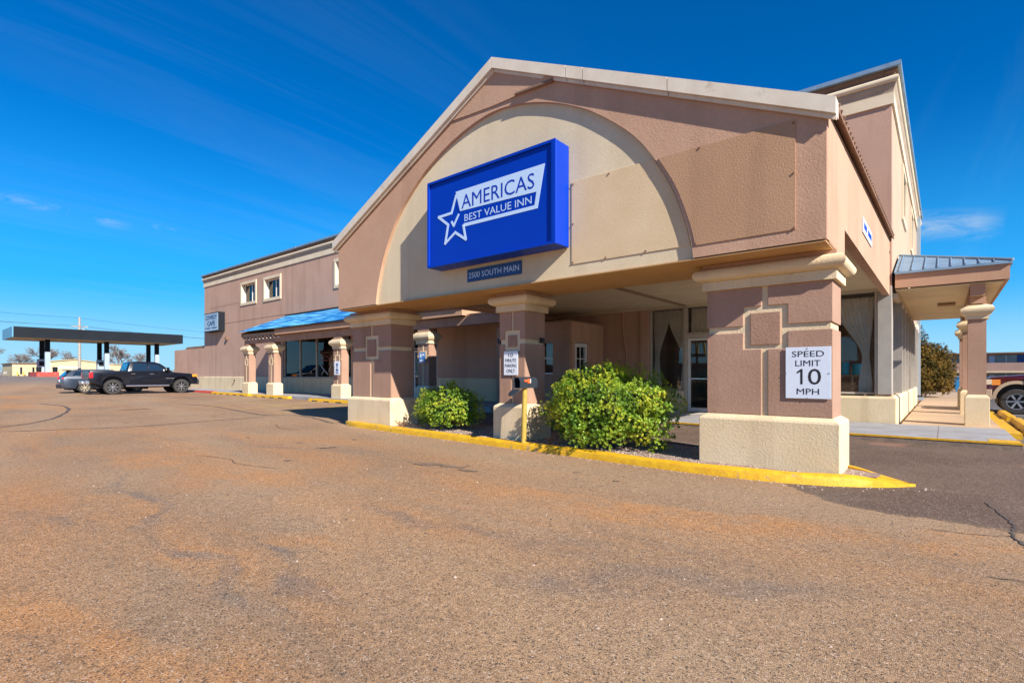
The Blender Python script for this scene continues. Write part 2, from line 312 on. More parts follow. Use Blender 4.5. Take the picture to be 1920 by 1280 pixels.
    # right-hand car park: darker grey seal
    rp = ma('MULTIPLY', rng(Y, 12.9, 13.3), rng(X, 1.0, 1.3)); cur = mix(rp, cur, (.10, .092, .092))
    # aggregate
    v = t.nodes.new('ShaderNodeTexVoronoi'); v.inputs['Scale'].default_value = 210; L(pos, v.inputs['Vector'])
    vs = t.nodes.new('ShaderNodeSeparateColor'); L(v.outputs['Color'], vs.inputs[0])
    cur = mix(1.0, cur, rng(vs.outputs[0], 0, 1, .46, 1.42), 'MULTIPLY')
    v2 = t.nodes.new('ShaderNodeTexVoronoi'); v2.inputs['Scale'].default_value = 120; L(pos, v2.inputs['Vector'])
    vs2 = t.nodes.new('ShaderNodeSeparateColor'); L(v2.outputs['Color'], vs2.inputs[0])
    cur = mix(rng(vs2.outputs[1], .90, .93, 0, .8), cur, (.05, .04, .035))
    cur = mix(rng(vs2.outputs[0], .955, .965, 0, .55), cur, (.62, .50, .40))
    cur = mix(1.0, cur, rng(noise_(22, 3), .3, .7, .84, 1.14), 'MULTIPLY')
    # hairline cracks
    vc = t.nodes.new('ShaderNodeTexVoronoi'); vc.feature = 'DISTANCE_TO_EDGE'; vc.inputs['Scale'].default_value = .17
    wv = t.nodes.new('ShaderNodeVectorMath'); wv.operation = 'ADD'; L(pos, wv.inputs[0])
    nn = t.nodes.new('ShaderNodeTexNoise'); nn.inputs['Scale'].default_value = .8; nn.inputs['Detail'].default_value = 6; L(pos, nn.inputs['Vector'])
    L(nn.outputs['Color'], wv.inputs[1]); L(wv.outputs[0], vc.inputs['Vector'])
    ck = ma('MULTIPLY', rng(vc.outputs['Distance'], .0028, .0008), rng(noise_(.3, 3), .5, .6))
    cur = mix(ma('MULTIPLY', ck, .18), cur, (.08, .055, .045))
    L(cur, b.inputs['Base Color']); b.inputs['Roughness'].default_value = .92; b.inputs['Specular IOR Level'].default_value = .3
    bp = t.nodes.new('ShaderNodeBump'); bp.inputs['Strength'].default_value = .7; bp.inputs['Distance'].default_value = .004
    hgt = ma('ADD', ma('MULTIPLY', v.outputs['Distance'], -1.2), noise_(60, 3))
    L(hgt, bp.inputs['Height']); L(bp.outputs[0], b.inputs['Normal'])
    return m
M['asphalt'] = asphalt()

def leaf_mat(name, c1, c2, c3, sc=2.2, trans=.35):
    m = bpy.data.materials.new(name); m.use_nodes = True; t = m.node_tree; b = t.nodes['Principled BSDF']; L = t.links.new
    g = t.nodes.new('ShaderNodeNewGeometry')
    n = t.nodes.new('ShaderNodeTexNoise'); n.inputs['Scale'].default_value = sc; n.inputs['Detail'].default_value = 3; L(g.outputs['Position'], n.inputs['Vector'])
    r = t.nodes.new('ShaderNodeValToRGB'); e = r.color_ramp.elements; e[0].position = .36; e[0].color = (*c1, 1); e[1].position = .66; e[1].color = (*c3, 1)
    k = e.new(.5); k.color = (*c2, 1); L(n.outputs[0], r.inputs[0])
    a = t.nodes.new('ShaderNodeMapRange'); a.inputs[3].default_value = .62; a.inputs[4].default_value = 1.35; L(g.outputs['Random Per Island'], a.inputs[0])
    mx = t.nodes.new('ShaderNodeMix'); mx.data_type = 'RGBA'; mx.blend_type = 'MULTIPLY'; mx.inputs[0].default_value = 1
    L(r.outputs[0], mx.inputs[6]); L(a.outputs[0], mx.inputs[7]); L(mx.outputs[2], b.inputs['Base Color'])
    b.inputs['Roughness'].default_value = .38
    tl = t.nodes.new('ShaderNodeBsdfTranslucent'); L(mx.outputs[2], tl.inputs[0]); ms = t.nodes.new('ShaderNodeMixShader'); ms.inputs[0].default_value = trans
    o = t.nodes['Material Output']; L(b.outputs[0], ms.inputs[1]); L(tl.outputs[0], ms.inputs[2]); L(ms.outputs[0], o.inputs[0])
    return m
M['leaf'] = leaf_mat('euonymus_leaf', (.11, .23, .018), (.27, .41, .03), (.62, .60, .05), 3.0)
M['juniper'] = leaf_mat('dry_juniper', (.05, .045, .012), (.13, .085, .02), (.27, .155, .035), 2.0, .2)
M['juniper'].node_tree.nodes['Principled BSDF'].inputs['Roughness'].default_value = .9; M['juniper'].node_tree.nodes['Principled BSDF'].inputs['Specular IOR Level'].default_value = .1

# ------------------------------------------------------------------ mesh helpers
class MB:
    def __init__(s): s.v = []; s.f = []
    def add(s, vs, fs):
        o = len(s.v); s.v += [tuple(p) for p in vs]; s.f += [tuple(i + o for i in f) for f in fs]; return s
    def box(s, x0, x1, y0, y1, z0, z1):
        return s.add([(x0,y0,z0),(x1,y0,z0),(x1,y1,z0),(x0,y1,z0),(x0,y0,z1),(x1,y0,z1),(x1,y1,z1),(x0,y1,z1)],
                     [(3,2,1,0),(4,5,6,7),(0,1,5,4),(1,2,6,5),(2,3,7,6),(3,0,4,7)])
    def rings(s, rs, cap=True):
        n = len(rs[0]); vs = [p for r in rs for p in r]; fs = []
        for k in range(len(rs) - 1):
            for i in range(n):
                j = (i + 1) % n; fs.append((k*n+i, k*n+j, (k+1)*n+j, (k+1)*n+i))
        if cap: fs.append(tuple(reversed(range(n)))); fs.append(tuple((len(rs)-1)*n + i for i in range(n)))
        return s.add(vs, fs)
    def rects(s, prof, x0, x1, y0, y1, cap=True):          # prof: (offset, z) round a rectangle
        return s.rings([[(x0-p,y0-p,z),(x1+p,y0-p,z),(x1+p,y1+p,z),(x0-p,y1+p,z)] for p, z in prof], cap)
    def prism_y(s, poly, y0, y1):                          # poly in (x, z)
        n = len(poly); vs = [(x,y0,z) for x,z in poly] + [(x,y1,z) for x,z in poly]
        fs = [tuple(range(n)), tuple(reversed(range(n, 2*n)))] + [(i,(i+1)%n,n+(i+1)%n,n+i) for i in range(n)]
        return s.add(vs, fs)
    def prism_x(s, poly, x0, x1):                          # poly in (y, z)
        n = len(poly); vs = [(x0,y,z) for y,z in poly] + [(x1,y,z) for y,z in poly]
        fs = [tuple(range(n)), tuple(reversed(range(n, 2*n)))] + [(i,(i+1)%n,n+(i+1)%n,n+i) for i in range(n)]
        return s.add(vs, fs)
    def prism_z(s, poly, z0, z1):
        n = len(poly); vs = [(x,y,z0) for x,y in poly] + [(x,y,z1) for x,y in poly]
        fs = [tuple(reversed(range(n))), tuple(range(n, 2*n))] + [(i,(i+1)%n,n+(i+1)%n,n+i) for i in range(n)]
        return s.add(vs, fs)
    def tube(s, a, b, r, r2=None, n=8, cap=True):
        a = Vector(a); b = Vector(b); r2 = r if r2 is None else r2
        d = (b - a).normalized(); u = d.orthogonal().normalized(); w = d.cross(u)
        R = [[tuple(c + (u*math.cos(2*math.pi*i/n) + w*math.sin(2*math.pi*i/n))*q) for i in range(n)] for c, q in ((a, r), (b, r2))]
        return s.rings(R, cap)
    def path(s, pts, r, n=6):
        for a, b in zip(pts, pts[1:]): s.tube(a, b, r, n=n)
        return s
    def sphere(s, c, r, n=10, m=6, sz=1.):
        R = []
        for k in range(1, m):
            th = math.pi*k/m; R.append([(c[0]+r*math.sin(th)*math.cos(2*math.pi*i/n), c[1]+r*math.sin(th)*math.sin(2*math.pi*i/n), c[2]+r*sz*math.cos(th)) for i in range(n)])
        return s.rings(R)
    def mesh(s, name, smooth=None, bevel=0):
        me = bpy.data.meshes.new(name); me.from_pydata(s.v, [], s.f); me.validate()
        bm = bmesh.new(); bm.from_mesh(me); bmesh.ops.recalc_face_normals(bm, faces=bm.faces)
        if bevel:
            es = [e for e in bm.edges if len(e.link_faces) == 2 and e.calc_face_angle(0) > .6]
            bmesh.ops.bevel(bm, geom=es, offset=bevel, segments=2, affect='EDGES', profile=.5)
        bm.to_mesh(me); bm.free()
        if smooth:
            me.polygons.foreach_set('use_smooth', [True]*len(me.polygons)); me.set_sharp_from_angle(angle=math.radians(smooth))
        return me

def root_of(o):
    while o.parent: o = o.parent
    return o
def link(name, me, m, parent=None, kind=None, label=None, local=False):
    o = bpy.data.objects.new(name, me); C.objects.link(o)
    if m is not None and not me.materials: me.materials.append(m)
    if parent is not None:
        o.parent = parent
        if not local:
            l = root_of(parent).location if parent.parent is None else Vector((0,0,0))
            o.location = (-l.x, -l.y, -l.z) if parent.parent is None and parent.type == 'EMPTY' else (0, 0, 0)
    if kind: o['kind'] = kind
    if label: o['label'] = label
    return o
def obj(name, mb, m, parent=None, smooth=None, bevel=0, **k):
    return link(name, mb.mesh(name, smooth, bevel), M[m] if isinstance(m, str) else m, parent, **k)
def struct(name, mb, m, **k):
    o = obj(name, mb, m, **k); o['kind'] = 'structure'; return o
def tag(o, label, cat, group=None):
    o['label'] = label; o['category'] = cat
    if group: o['group'] = group
    return o
def thing(name, label, cat, loc=(0,0,0), rz=0, group=None):
    o = bpy.data.objects.new(name, None); C.objects.link(o); o.location = loc; o.rotation_euler = (0,0,rz); o.empty_display_size = .3
    return tag(o, label, cat, group)
def B(*a): return MB().box(*a)
def copy_tree(o, parent=None):
    c = o.copy(); C.objects.link(c); c.parent = parent
    for ch in list(o.children): copy_tree(ch, c)
    return c

def mesh_flat(mb, name):
    me = bpy.data.meshes.new(name); me.from_pydata(mb.v, [], mb.f)
    bm = bmesh.new(); bm.from_mesh(me); bmesh.ops.remove_doubles(bm, verts=bm.verts, dist=1e-4)
    bmesh.ops.recalc_face_normals(bm, faces=bm.faces); bm.to_mesh(me); bm.free(); return me

SANS = None
def text_mesh(s, w, h, bold=0.0, spacing=1.0, font=True):
    cu = bpy.data.curves.new('t', 'FONT')
    if font and SANS: cu.font = SANS
    cu.body = s; cu.size = 1; cu.offset = bold; cu.space_character = spacing; cu.resolution_u = 3
    cu.extrude = .0
    o = bpy.data.objects.new('t', cu); C.objects.link(o)
    dg = bpy.context.evaluated_depsgraph_get(); me = bpy.data.meshes.new_from_object(o.evaluated_get(dg))
    bpy.data.objects.remove(o); bpy.data.curves.remove(cu)
    xs = [v.co.x for v in me.vertices]; ys = [v.co.y for v in me.vertices]
    x0, x1, y0, y1 = min(xs), max(xs), min(ys), max(ys)
    for v in me.vertices:
        v.co = ((v.co.x-(x0+x1)/2)/(x1-x0)*w, 0, (v.co.y-(y0+y1)/2)/(y1-y0)*h)
    return me
def text_y(s, cx, cz, y, w, h, m, parent, bold=0.0, name='lettering', spacing=1.0, font=True):   # facing -Y
    me = text_mesh(s, w, h, bold, spacing, font); me.materials.clear(); me.transform(Matrix.Translation((cx, y, cz)))
    return link(name, me, M[m], parent)
def text_x(s, cy, cz, x, w, h, m, parent, bold=0.0, name='lettering'):   # facing +X
    me = text_mesh(s, w, h, bold); me.materials.clear(); me.transform(Matrix.Translation((x, cy, cz)) @ Matrix.Rotation(math.radians(90), 4, 'Z'))
    return link(name, me, M[m], parent)

def sm(a, b, x):
    t = max(0, min(1, (x-a)/(b-a))); return t*t*(3-2*t)
def gz(x, y):
    z = -.13 + .004*max(0, min(-x, 40)) + .93*sm(42, 80, -x)
    z += .07*sm(13.2, 18, y)*sm(-3, 0, x)
    if x > -60: z -= .95*sm(46, 105, y)*sm(-60, -20, x)
    return z

# ------------------------------------------------------------------ ground
def axis(lo, hi, fine_lo, fine_hi, step, coarse):
    a = []; x = fine_lo
    while x <= fine_hi + 1e-6: a.append(round(x, 4)); x += step
    d = step
    while a[-1] < hi: d = min(d*1.35, coarse); a.append(a[-1]+d)
    d = step
    while a[0] > lo: d = min(d*1.35, coarse); a.insert(0, a[0]-d)
    return a
gx = axis(-1500, 900, -84, 12, 1.0, 120); gy = axis(-500, 1500, -6, 30, 1.0, 90)
mb = MB(); nx = len(gx)
mb.v = [(x, y, gz(x, y)) for y in gy for x in gx]
mb.f = [(j*nx+i, j*nx+i+1, (j+1)*nx+i+1, (j+1)*nx+i) for j in range(len(gy)-1) for i in range(nx-1)]
struct('ground', mb, 'asphalt', smooth=60)

def ribbon(pts, w, dz=.006, jit=0., steps=8):
    P = []
    for (a, b) in zip(pts, pts[1:]):
        for k in range(steps):
            t = k/steps; P.append((a[0]+(b[0]-a[0])*t, a[1]+(b[1]-a[1])*t))
    P.append(pts[-1])
    if jit: P = [(x+random.uniform(-jit, jit), y+random.uniform(-jit, jit)) for x, y in P]
    L, R = [], []
    for i, (x, y) in enumerate(P):
        a = P[max(0, i-1)]; b = P[min(len(P)-1, i+1)]; dx, dy = b[0]-a[0], b[1]-a[1]; l = math.hypot(dx, dy) or 1
        ww = w*(random.uniform(.5, 1.2) if jit else 1)*(0.15 if jit and i in (0, len(P)-1) else 1)/2
        L.append((x-dy/l*ww, y+dx/l*ww, gz(x, y)+dz)); R.append((x+dy/l*ww, y-dx/l*ww, gz(x, y)+dz))
    n = len(P)
    return MB().add(L+R, [(i, n+i, n+i+1, i+1) for i in range(n-1)])
def curve(pts, n=6):
    out = []
    for i in range(len(pts)-1):
        p0 = pts[max(0, i-1)]; p1 = pts[i]; p2 = pts[i+1]; p3 = pts[min(len(pts)-1, i+2)]
        for k in range(n):
            t = k/n
            out.append(tuple(.5*((2*p1[j])+(-p0[j]+p2[j])*t+(2*p0[j]-5*p1[j]+4*p2[j]-p3[j])*t*t+(-p0[j]+3*p1[j]-3*p2[j]+p3[j])*t**3) for j in (0, 1)))
    out.append(pts[-1]); return out
struct('crack', ribbon(curve([(.33,7.3),(.42,6.75),(.47,6.3),(.44,5.9),(.52,5.4),(.50,4.9),(.62,4.3)]), .025, jit=.012, steps=2), 'tar')
for pts, w in (([(-16.2,1.0),(-15.6,2.4),(-15.1,3.8),(-15.4,5.6),(-15.6,7.1)], .06),
               ([(-24.6,7.55),(-21.9,8.0),(-16.6,7.4),(-15.3,8.05),(-12.3,7.4)], .07),
               ([(-17.2,1.6),(-18.9,2.7),(-22.3,3.67),(-25.9,4.2),(-29,3.9)], .10),
               ([(-22.2,5.05),(-22.0,5.95)], .32), ([(-8.43,4.72),(-8.33,5.04)], .07)):
    struct('tar_seam', ribbon(curve(pts), w, jit=.03, steps=2), 'tar')
for pts, w in (([(-9.2,3.1),(-8.4,3.3),(-7.9,3.2),(-7.1,3.4)], .014), ([(.2,4.6),(.9,4.75),(1.6,4.6)], .012), ([(.44,5.9),(.2,5.75),(-.1,5.72)], .012), ([(-13.2,6.3),(-12.1,5.9),(-11.4,6.0)], .02)):
    struct('crack', ribbon(curve(pts), w, jit=.012, steps=2), 'tar')
for x in (-7.5, -5.6, -3.7, -1.8, -.1): struct('pavement_joint', B(x, x+.012, 12.66, 15.69, -.01, .0025), 'kerbface')
struct('pavement_joint', B(-8.9, 1.0, 14.15, 14.162, -.01, .0022), 'kerbface')
for y in (19.5, 23.4, 27.3, 31.2, 35.1, 39.0): struct('walkway_joint', B(-.79, .97, y, y+.014, -.01, .0025), 'kerbface')
def blob(cx, cy, rx, ry, rot, dz=.006, n=26, rag=.35):
    P = []
    for i in range(n):
        a = 2*math.pi*i/n; r = 1 + rag*noise.noise((math.cos(a)*2+cx, math.sin(a)*2+cy, 0)) + random.uniform(-.08, .08)
        x, y = rx*r*math.cos(a), ry*r*math.sin(a)
        X = cx+x*math.cos(rot)-y*math.sin(rot); Y = cy+x*math.sin(rot)+y*math.cos(rot); P.append((X, Y, gz(X, Y)+dz))
    return MB().add(P, [tuple(range(n))])
struct('damp_stain', blob(-5.75, 5.0, .22, .10, .6), mat('damp_stain', (.235, .16, .11), .7, var=.4, vscale=12))
struct('damp_stain', blob(-5.35, 5.08, .20, .07, .3), bpy.data.materials['damp_stain'])
struct('damp_stain', blob(-4.98, 5.02, .16, .05, .2), bpy.data.materials['damp_stain'])
rs = random.Random(31)
for _ in range(16):
    x, y = rs.uniform(-20, -3), rs.uniform(3.2, 6.4); a = rs.uniform(.03, .09); struct('oil_drip', blob(x, y, a, a*.6, rs.uniform(0, 3), n=12), bpy.data.materials['damp_stain'])
# stall lines
for x in (-17.8, -20.6, -23.2): struct('stall_line', ribbon([(x+1.2, 7.9), (x-1.2, 12.3)], .12, jit=.0), 'asph_line')
for x in (-16.8, -19.4): struct('stall_line', ribbon([(x-2.2, 9.6), (x+.6, 9.9)], .10), 'asph_line')
for k in range(6): struct('stall_line', ribbon([(-36.4+k*1.2, 8.1+.2*k), (-37.2+k*1.3, 12.2)], .12), 'red_line')
for k, x in enumerate((-46.5, -43.4, -36.9)): struct('stall_line', ribbon([(x, 7.2), (x, 12.6)], .10), 'white_line')
for x in (4.2, 7.0): struct('stall_line', ribbon([(1.5, 11+x*1.6), (7.5, 11+x*1.6)], .10), 'white_line')
struct('stall_line', ribbon([(1.4, 26.3), (7.5, 26.3)], .10), 'white_line')

# pavements
struct('walkway_slab', B(-.8, .98, 15.7, 46, -.4, 0.0), 'slab')
struct('pavement', MB().prism_z([(-9.0,12.75),(-1.5,12.62),(1.02,12.62),(1.02,15.697),(-9.0,15.697)], -.4, 0.0), 'concrete')
struct('doorstep', B(-6.4, -4.9, 14.9, 15.68, 0.0, .05), 'step')
struct('kerb_face', MB().prism_z([(-9.0,12.71),(-1.5,12.58),(1.05,12.58),(1.05,12.615),(-1.5,12.615),(-9.0,12.745)], -.4, -.032), 'kerbface')
struct('kerb_paint', MB().prism_z([(-9.0,12.70),(-1.5,12.57),(1.06,12.57),(1.06,12.615),(-1.5,12.615),(-9.0,12.745)], -.031, .003), 'yellow')
struct('kerb_paint', B(.62, 1.04, 12.6, 13.05, -.1, .004), 'yellow')
struct('kerb_paint', B(.98, 1.22, 14.6, 33, -.4, -.001), 'yellow')
struct('pavement', B(-46, -11.8, 12.98, 15.9, -.4, .10), 'concrete')

# ------------------------------------------------------------------ planted island with yellow kerb
front = [(-12.0,7.95),(-11.85,7.48),(-11.2,7.25),(-10.4,7.20),(-9.4,7.14),(-7.4,7.06),(-6.1,7.0),(-4.87,6.98),(-3.8,6.92),(-2.95,6.87),(-1.93,6.90),(-1.2,7.08),(-.62,7.40),(-.26,7.78)]
back = [(-.26,7.78),(-.62,8.02),(-1.2,8.34),(-2.4,8.75),(-4.,9.0),(-7,9.1),(-10,9.0),(-11.6,8.7),(-12.0,7.95)]
fc_ = curve(front, 5); bc_ = curve(back, 4)
loop = fc_ + bc_[1:-1]
def offset(loop, d):
    out = []; n = len(loop)
    for i in range(n):
        a = loop[i-1]; b = loop[(i+1) % n]; dx, dy = b[0]-a[0], b[1]-a[1]; l = math.hypot(dx, dy) or 1
        out.append((loop[i][0]-dy/l*d, loop[i][1]+dx/l*d))
    return out
inner = offset(loop, .15)
# keep the tip sane
inner = [(min(x, -.62), y) for x, y in inner]
n = len(loop)
def nz(p, a): return a + .012*noise.noise((p[0]*2.2, p[1]*2.2, 3)) 
rings = []
o2 = offset(loop, .03)
for L_, z in ((loop, -.22), (loop, -.045), (o2, -.012), (inner, -.008), (inner, -.22)):
    rings.append([(x+.012*noise.noise((x*4, y*4, z*9)), y+.012*noise.noise((x*4, y*4, 7+z*9)), nz((x, y), z) + (.0 if z < -.2 else .004*max(0, min(-x, 12)) - (.09 if z > -.03 else .06)*sm(-.95, -.25, x))) for x, y in L_])
n_f = len(fc_)
mb = MB(); mb2 = MB()
for i in range(n):
    j = (i+1) % n; tgt = mb if (i < n_f or loop[i][0] > -1.5) else mb2
    tgt.add([rings[k][i] for k in range(5)]+[rings[k][j] for k in range(5)], [(k, k+1, 6+k, 5+k) for k in range(4)])
def kmesh(mb_, m_):
    me_ = mesh_flat(mb_, 'kerb'); me_.polygons.foreach_set('use_smooth', [True]*len(me_.polygons)); me_.set_sharp_from_angle(angle=math.radians(50))
    o_ = link('kerb', me_, M[m_]); o_['kind'] = 'structure'
kmesh(mb, 'yellow'); kmesh(mb2, 'kerbface')
ctr = (-5.5, 7.95)
mb = MB(); pts = [(x, y, -.035+.004*max(0, -x)) for x, y in offset(loop, .13)]; pts = [(min(x, -.6), y, z) for x, y, z in pts]
fr_n = len(fc_)
mb.add(pts, [tuple(range(n))])
struct('planting_bed', mb, 'gravel')

def pebbles(name, n, region, size, m, z=None, seed=3):
    rnd = random.Random(seed); mb = MB()
    for _ in range(n):
        x, y = region(rnd); s = rnd.uniform(*size); zz_ = (gz(x, y) if z is None else z(x, y))
        a = rnd.uniform(0, 6.28); c, sn = math.cos(a)*s, math.sin(a)*s; h = s*rnd.uniform(.5, 1.)
        mb.add([(x+c, y+sn, zz_), (x-sn*.8, y+c*.8, zz_), (x-c, y-sn, zz_), (x+sn*.7, y-c*.7, zz_), (x+.2*c, y+.2*sn, zz_+h)], [(0,1,4),(1,2,4),(2,3,4),(3,0,4)])
    o = obj(name, mb, m); o['kind'] = 'stuff'; return o
M['peb_w'] = mat('pale_pebble', (.52, .42, .34), .9, col2=(.26, .17, .13), vscale=30)
M['peb_d'] = mat('dark_pebble', (.09, .07, .06), .9, var=.4, vscale=30)
def bed(rnd):
    while True:
        x = rnd.uniform(-11.4, -.75); y = rnd.uniform(7.0, 8.9)
        if y > max(7.12, 7.12 + .35*max(0, -9.5-x), 7.13+(x+1.9)*.36 if x > -1.9 else 0) and y < min(8.85, 8.85-(x+3.0)*.42 if x > -3 else 9): return x, y
peb = pebbles('bed_stones', 5200, bed, (.008, .022), 'peb_w', z=lambda x, y: -.036+.004*max(0, -x)); peb['label'] = 'pale stones scattered in the planting bed behind the yellow kerb'
def lot(rnd):
    return rnd.uniform(-16, 4), rnd.uniform(1.2, 6.8)
p = pebbles('loose_stones', 420, lot, (.004, .014), 'peb_w', seed=5); p['label'] = 'pale chips of stone scattered over the dusty asphalt'
p = pebbles('loose_stones', 160, lot, (.006, .017), 'peb_d', seed=6); p['label'] = 'dark chips of stone scattered over the dusty asphalt'
def kerbside(rnd):
    i = rnd.randrange(len(fc_)); x, y = fc_[i]; return x+rnd.uniform(-.3, .3), y-abs(rnd.gauss(0, .09))-.02
p = pebbles('kerb_litter', 170, kerbside, (.006, .02), 'peb_w', seed=8); p['label'] = 'pale chips lying along the foot of the yellow kerb'

# ------------------------------------------------------------------ walls with openings
def wall_y(y0, y1, x0, x1, z0, z1, holes):      # facing -Y, front plane y0
    xs = sorted({x0, x1, *[h[0] for h in holes], *[h[1] for h in holes]}); zs = sorted({z0, z1, *[h[2] for h in holes], *[h[3] for h in holes]})
    mb = MB(); inh = lambda x, z: any(h[0] < x < h[1] and h[2] < z < h[3] for h in holes)
    for i in range(len(xs)-1):
        for j in range(len(zs)-1):
            if inh((xs[i]+xs[i+1])/2, (zs[j]+zs[j+1])/2): continue
            a, b, c, d = xs[i], xs[i+1], zs[j], zs[j+1]
            mb.add([(a,y0,c),(b,y0,c),(b,y0,d),(a,y0,d)], [(0,1,2,3)]); mb.add([(a,y1,c),(b,y1,c),(b,y1,d),(a,y1,d)], [(3,2,1,0)])
    for a, b, c, d in [tuple(h) for h in holes] + [(x0, x1, z0, z1)]:
        mb.add([(a,y0,c),(b,y0,c),(b,y0,d),(a,y0,d),(a,y1,c),(b,y1,c),(b,y1,d),(a,y1,d)], [(0,1,5,4),(1,2,6,5),(2,3,7,6),(3,0,4,7)])
    return mb
def swap(mb, x0):      # turn a wall built along x (facing -Y) into one along y facing +X, its front at x = x0
    mb.v = [(x0 - y, x, z) for x, y, z in mb.v]; return mb


# ------------------------------------------------------------------ two storey motel building
YW = 15.9; XL = -45.3; XR = -1.0; YB = 31.9
bld = thing('motel_building', 'long two storey tan stucco motel building with cream cornice behind the arched canopy', 'building', (-20, 20, 0))
winU = [(-38.35, -36.2, 6.25, 7.55), (-34.8, -32.7, 6.22, 7.5), (-26.15, -24.1, 6.2, 7.5)]
cafe = [(-32.3, -24.7, 1.02, 3.38), (-24.4, -19.75, 1.02, 3.38), (-19.55, -17.75, .10, 3.38)]
lob = (-7.45, -1.35, .02, 3.36)
w = wall_y(YW, YW+.3, XL, XR, -.3, 8.75, winU + cafe + [lob])
link('front_wall', mesh_flat(w, 'front_wall'), M['wall'], bld)
sideU = [(19.9, 21.5, 6.1, 7.5), (25.1, 26.7, 6.1, 7.5)]
w = swap(wall_y(0, .3, YW+.302, YB, -.3, 8.75, sideU + [(16.35, 28.4, .69, 3.12)]), XR)
link('side_wall', mesh_flat(w, 'side_wall'), M['sidewall'], bld)
obj('back_wall', B(XL, XR-.3, YB-.3, YB-.001, -.3, 8.75), 'wall', bld)
obj('end_wall', B(XL, XL+.3, YW+.301, YB-.301, -.3, 8.75), 'wall', bld)
obj('roof', B(XL+.02, XR-.02, YW+.02, YB-.02, 8.752, 8.80), 'eave', bld)
# cornice runs round the building
def tilt(mb):      # the parapet drops slightly towards the right-hand end
    mb.v = [(x, y, z - .22*(x-XL)/(XR-XL)) for x, y, z in mb.v]; return mb
obj('cornice_band', tilt(MB().rects([(.0,8.13),(.05,8.13),(.05,8.41),(.0,8.41)], XL, XR, YW, YB, False)), 'trim', bld)
obj('cornice_cove', tilt(MB().rects([(.003,8.415),(.04,8.415),(.045,8.48),(.07,8.55),(.10,8.60),(.10,8.62),(.003,8.62)], XL, XR, YW, YB, False)), 'cove', bld, smooth=40)
tor = [(.06+.10*math.sin(a), 8.715-.09*math.cos(a)) for a in [math.pi*k/8 for k in range(9)]]
obj('cornice_moulding', tilt(MB().rects([(.003,8.624)]+tor+[(.003,8.807)], XL, XR, YW, YB, False)), 'trim', bld, smooth=40)
obj('eave_shadow_board', tilt(MB().rects([(.003,8.81),(.08,8.81),(.08,8.87),(.13,8.90),(.13,8.96),(.003,8.96)], XL, XR, YW, YB, False)), 'eave', bld)  # its brown stands in for the shadow under the roof overhang
obj('roof_edge', tilt(MB().rects([(.13,8.963),(.19,8.963),(.20,8.98),(.20,9.08),(.0,9.10)], XL, XR, YW, YB, True)), 'roofmetal', bld)
for k in range(22):
    x = XL+.8+k*2.02
    if k % 3 == 1: obj('roof_clip', B(x, x+.04, YW-.215, YW-.2, 8.97-.22*(x-XL)/44.3, 9.09-.22*(x-XL)/44.3), 'roofmetal', bld)
# plinth
for a, b in ((XL, -32.3), (-17.72, -9.12), (-9.08, -7.47)):
    obj('plinth', MB().rings([[(a,YW-.05,-.3),(b,YW-.05,-.3),(b,YW-.001,-.3),(a,YW-.001,-.3)],[(a,YW-.05,1.0),(b,YW-.05,1.0),(b,YW-.001,1.0),(a,YW-.001,1.0)],[(a,YW-.02,1.05),(b,YW-.02,1.05),(b,YW-.001,1.05),(a,YW-.001,1.05)]]), 'cream', bld)
obj('plinth', B(-32.29, -19.6, YW-.05, YW-.001, -.3, 1.0), 'cream', bld)
obj('expansion_joint', B(XL, -32, YW-.006, YW-.001, 5.0, 5.03), 'eave', bld)
# upstairs windows, deep reveals with raised cream surround
def upper_window(x0, x1, z0, z1):
    t = .17; f = MB()
    f.box(x0-t, x1+t, YW-.05, YW-.002, z1, z1+t); f.box(x0-t, x1+t, YW-.05, YW-.002, z0-t, z0); f.box(x0-t, x0, YW-.05, YW-.002, z0, z1); f.box(x1, x1+t, YW-.05, YW-.002, z0, z1)
    o = obj('window_surround', f, 'trim', bld)
    r = MB(); r.box(x0+.001, x0+.02, YW-.04, YW+.24, z0, z1); r.box(x1-.02, x1-.001, YW-.04, YW+.24, z0, z1); r.box(x0+.02, x1-.02, YW-.04, YW+.24, z0, z0+.02)
    obj('reveal', r, 'trim', o)
    g = obj('window', B(x0+.02, x1-.02, YW+.24, YW+.25, z0+.02, z1), 'glass', bld)
    m = MB(); xm = (x0+x1)/2 + .1
    m.box(xm-.045, xm+.045, YW+.2, YW+.236, z0+.02, z1); m.box(x0+.02, x0+.09, YW+.21, YW+.237, z0+.02, z1); m.box(x1-.09, x1-.02, YW+.21, YW+.237, z0+.02, z1)
    m.box(x0+.09, x1-.09, YW+.212, YW+.238, z1-.06, z1); m.box(x0+.09, x1-.09, YW+.212, YW+.238, z0+.02, z0+.09)
    obj('window_frame', m, 'whiteframe', g)
    bl = MB()
    zb = z0+.1
    bl.box(x0+.05, x0+.55*(x1-x0), YW+.29, YW+.30, z0+.02, z1); obj('blind', bl, 'curtain', g)
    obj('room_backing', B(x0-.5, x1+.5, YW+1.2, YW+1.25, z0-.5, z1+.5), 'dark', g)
for h in winU: upper_window(*h)
for y0, y1, z0, z1 in sideU:
    f = MB(); t = .15
    f.box(XR+.002, XR+.05, y0-t, y1+t, z1, z1+t); f.box(XR+.002, XR+.05, y0-t, y1+t, z0-t, z0); f.box(XR+.002, XR+.05, y0-t, y0, z0, z1); f.box(XR+.002, XR+.05, y1, y1+t, z0, z1)
    obj('window_surround', f, 'trim', bld); obj('window', B(XR-.22, XR-.2, y0, y1, z0, z1), 'glass', bld)
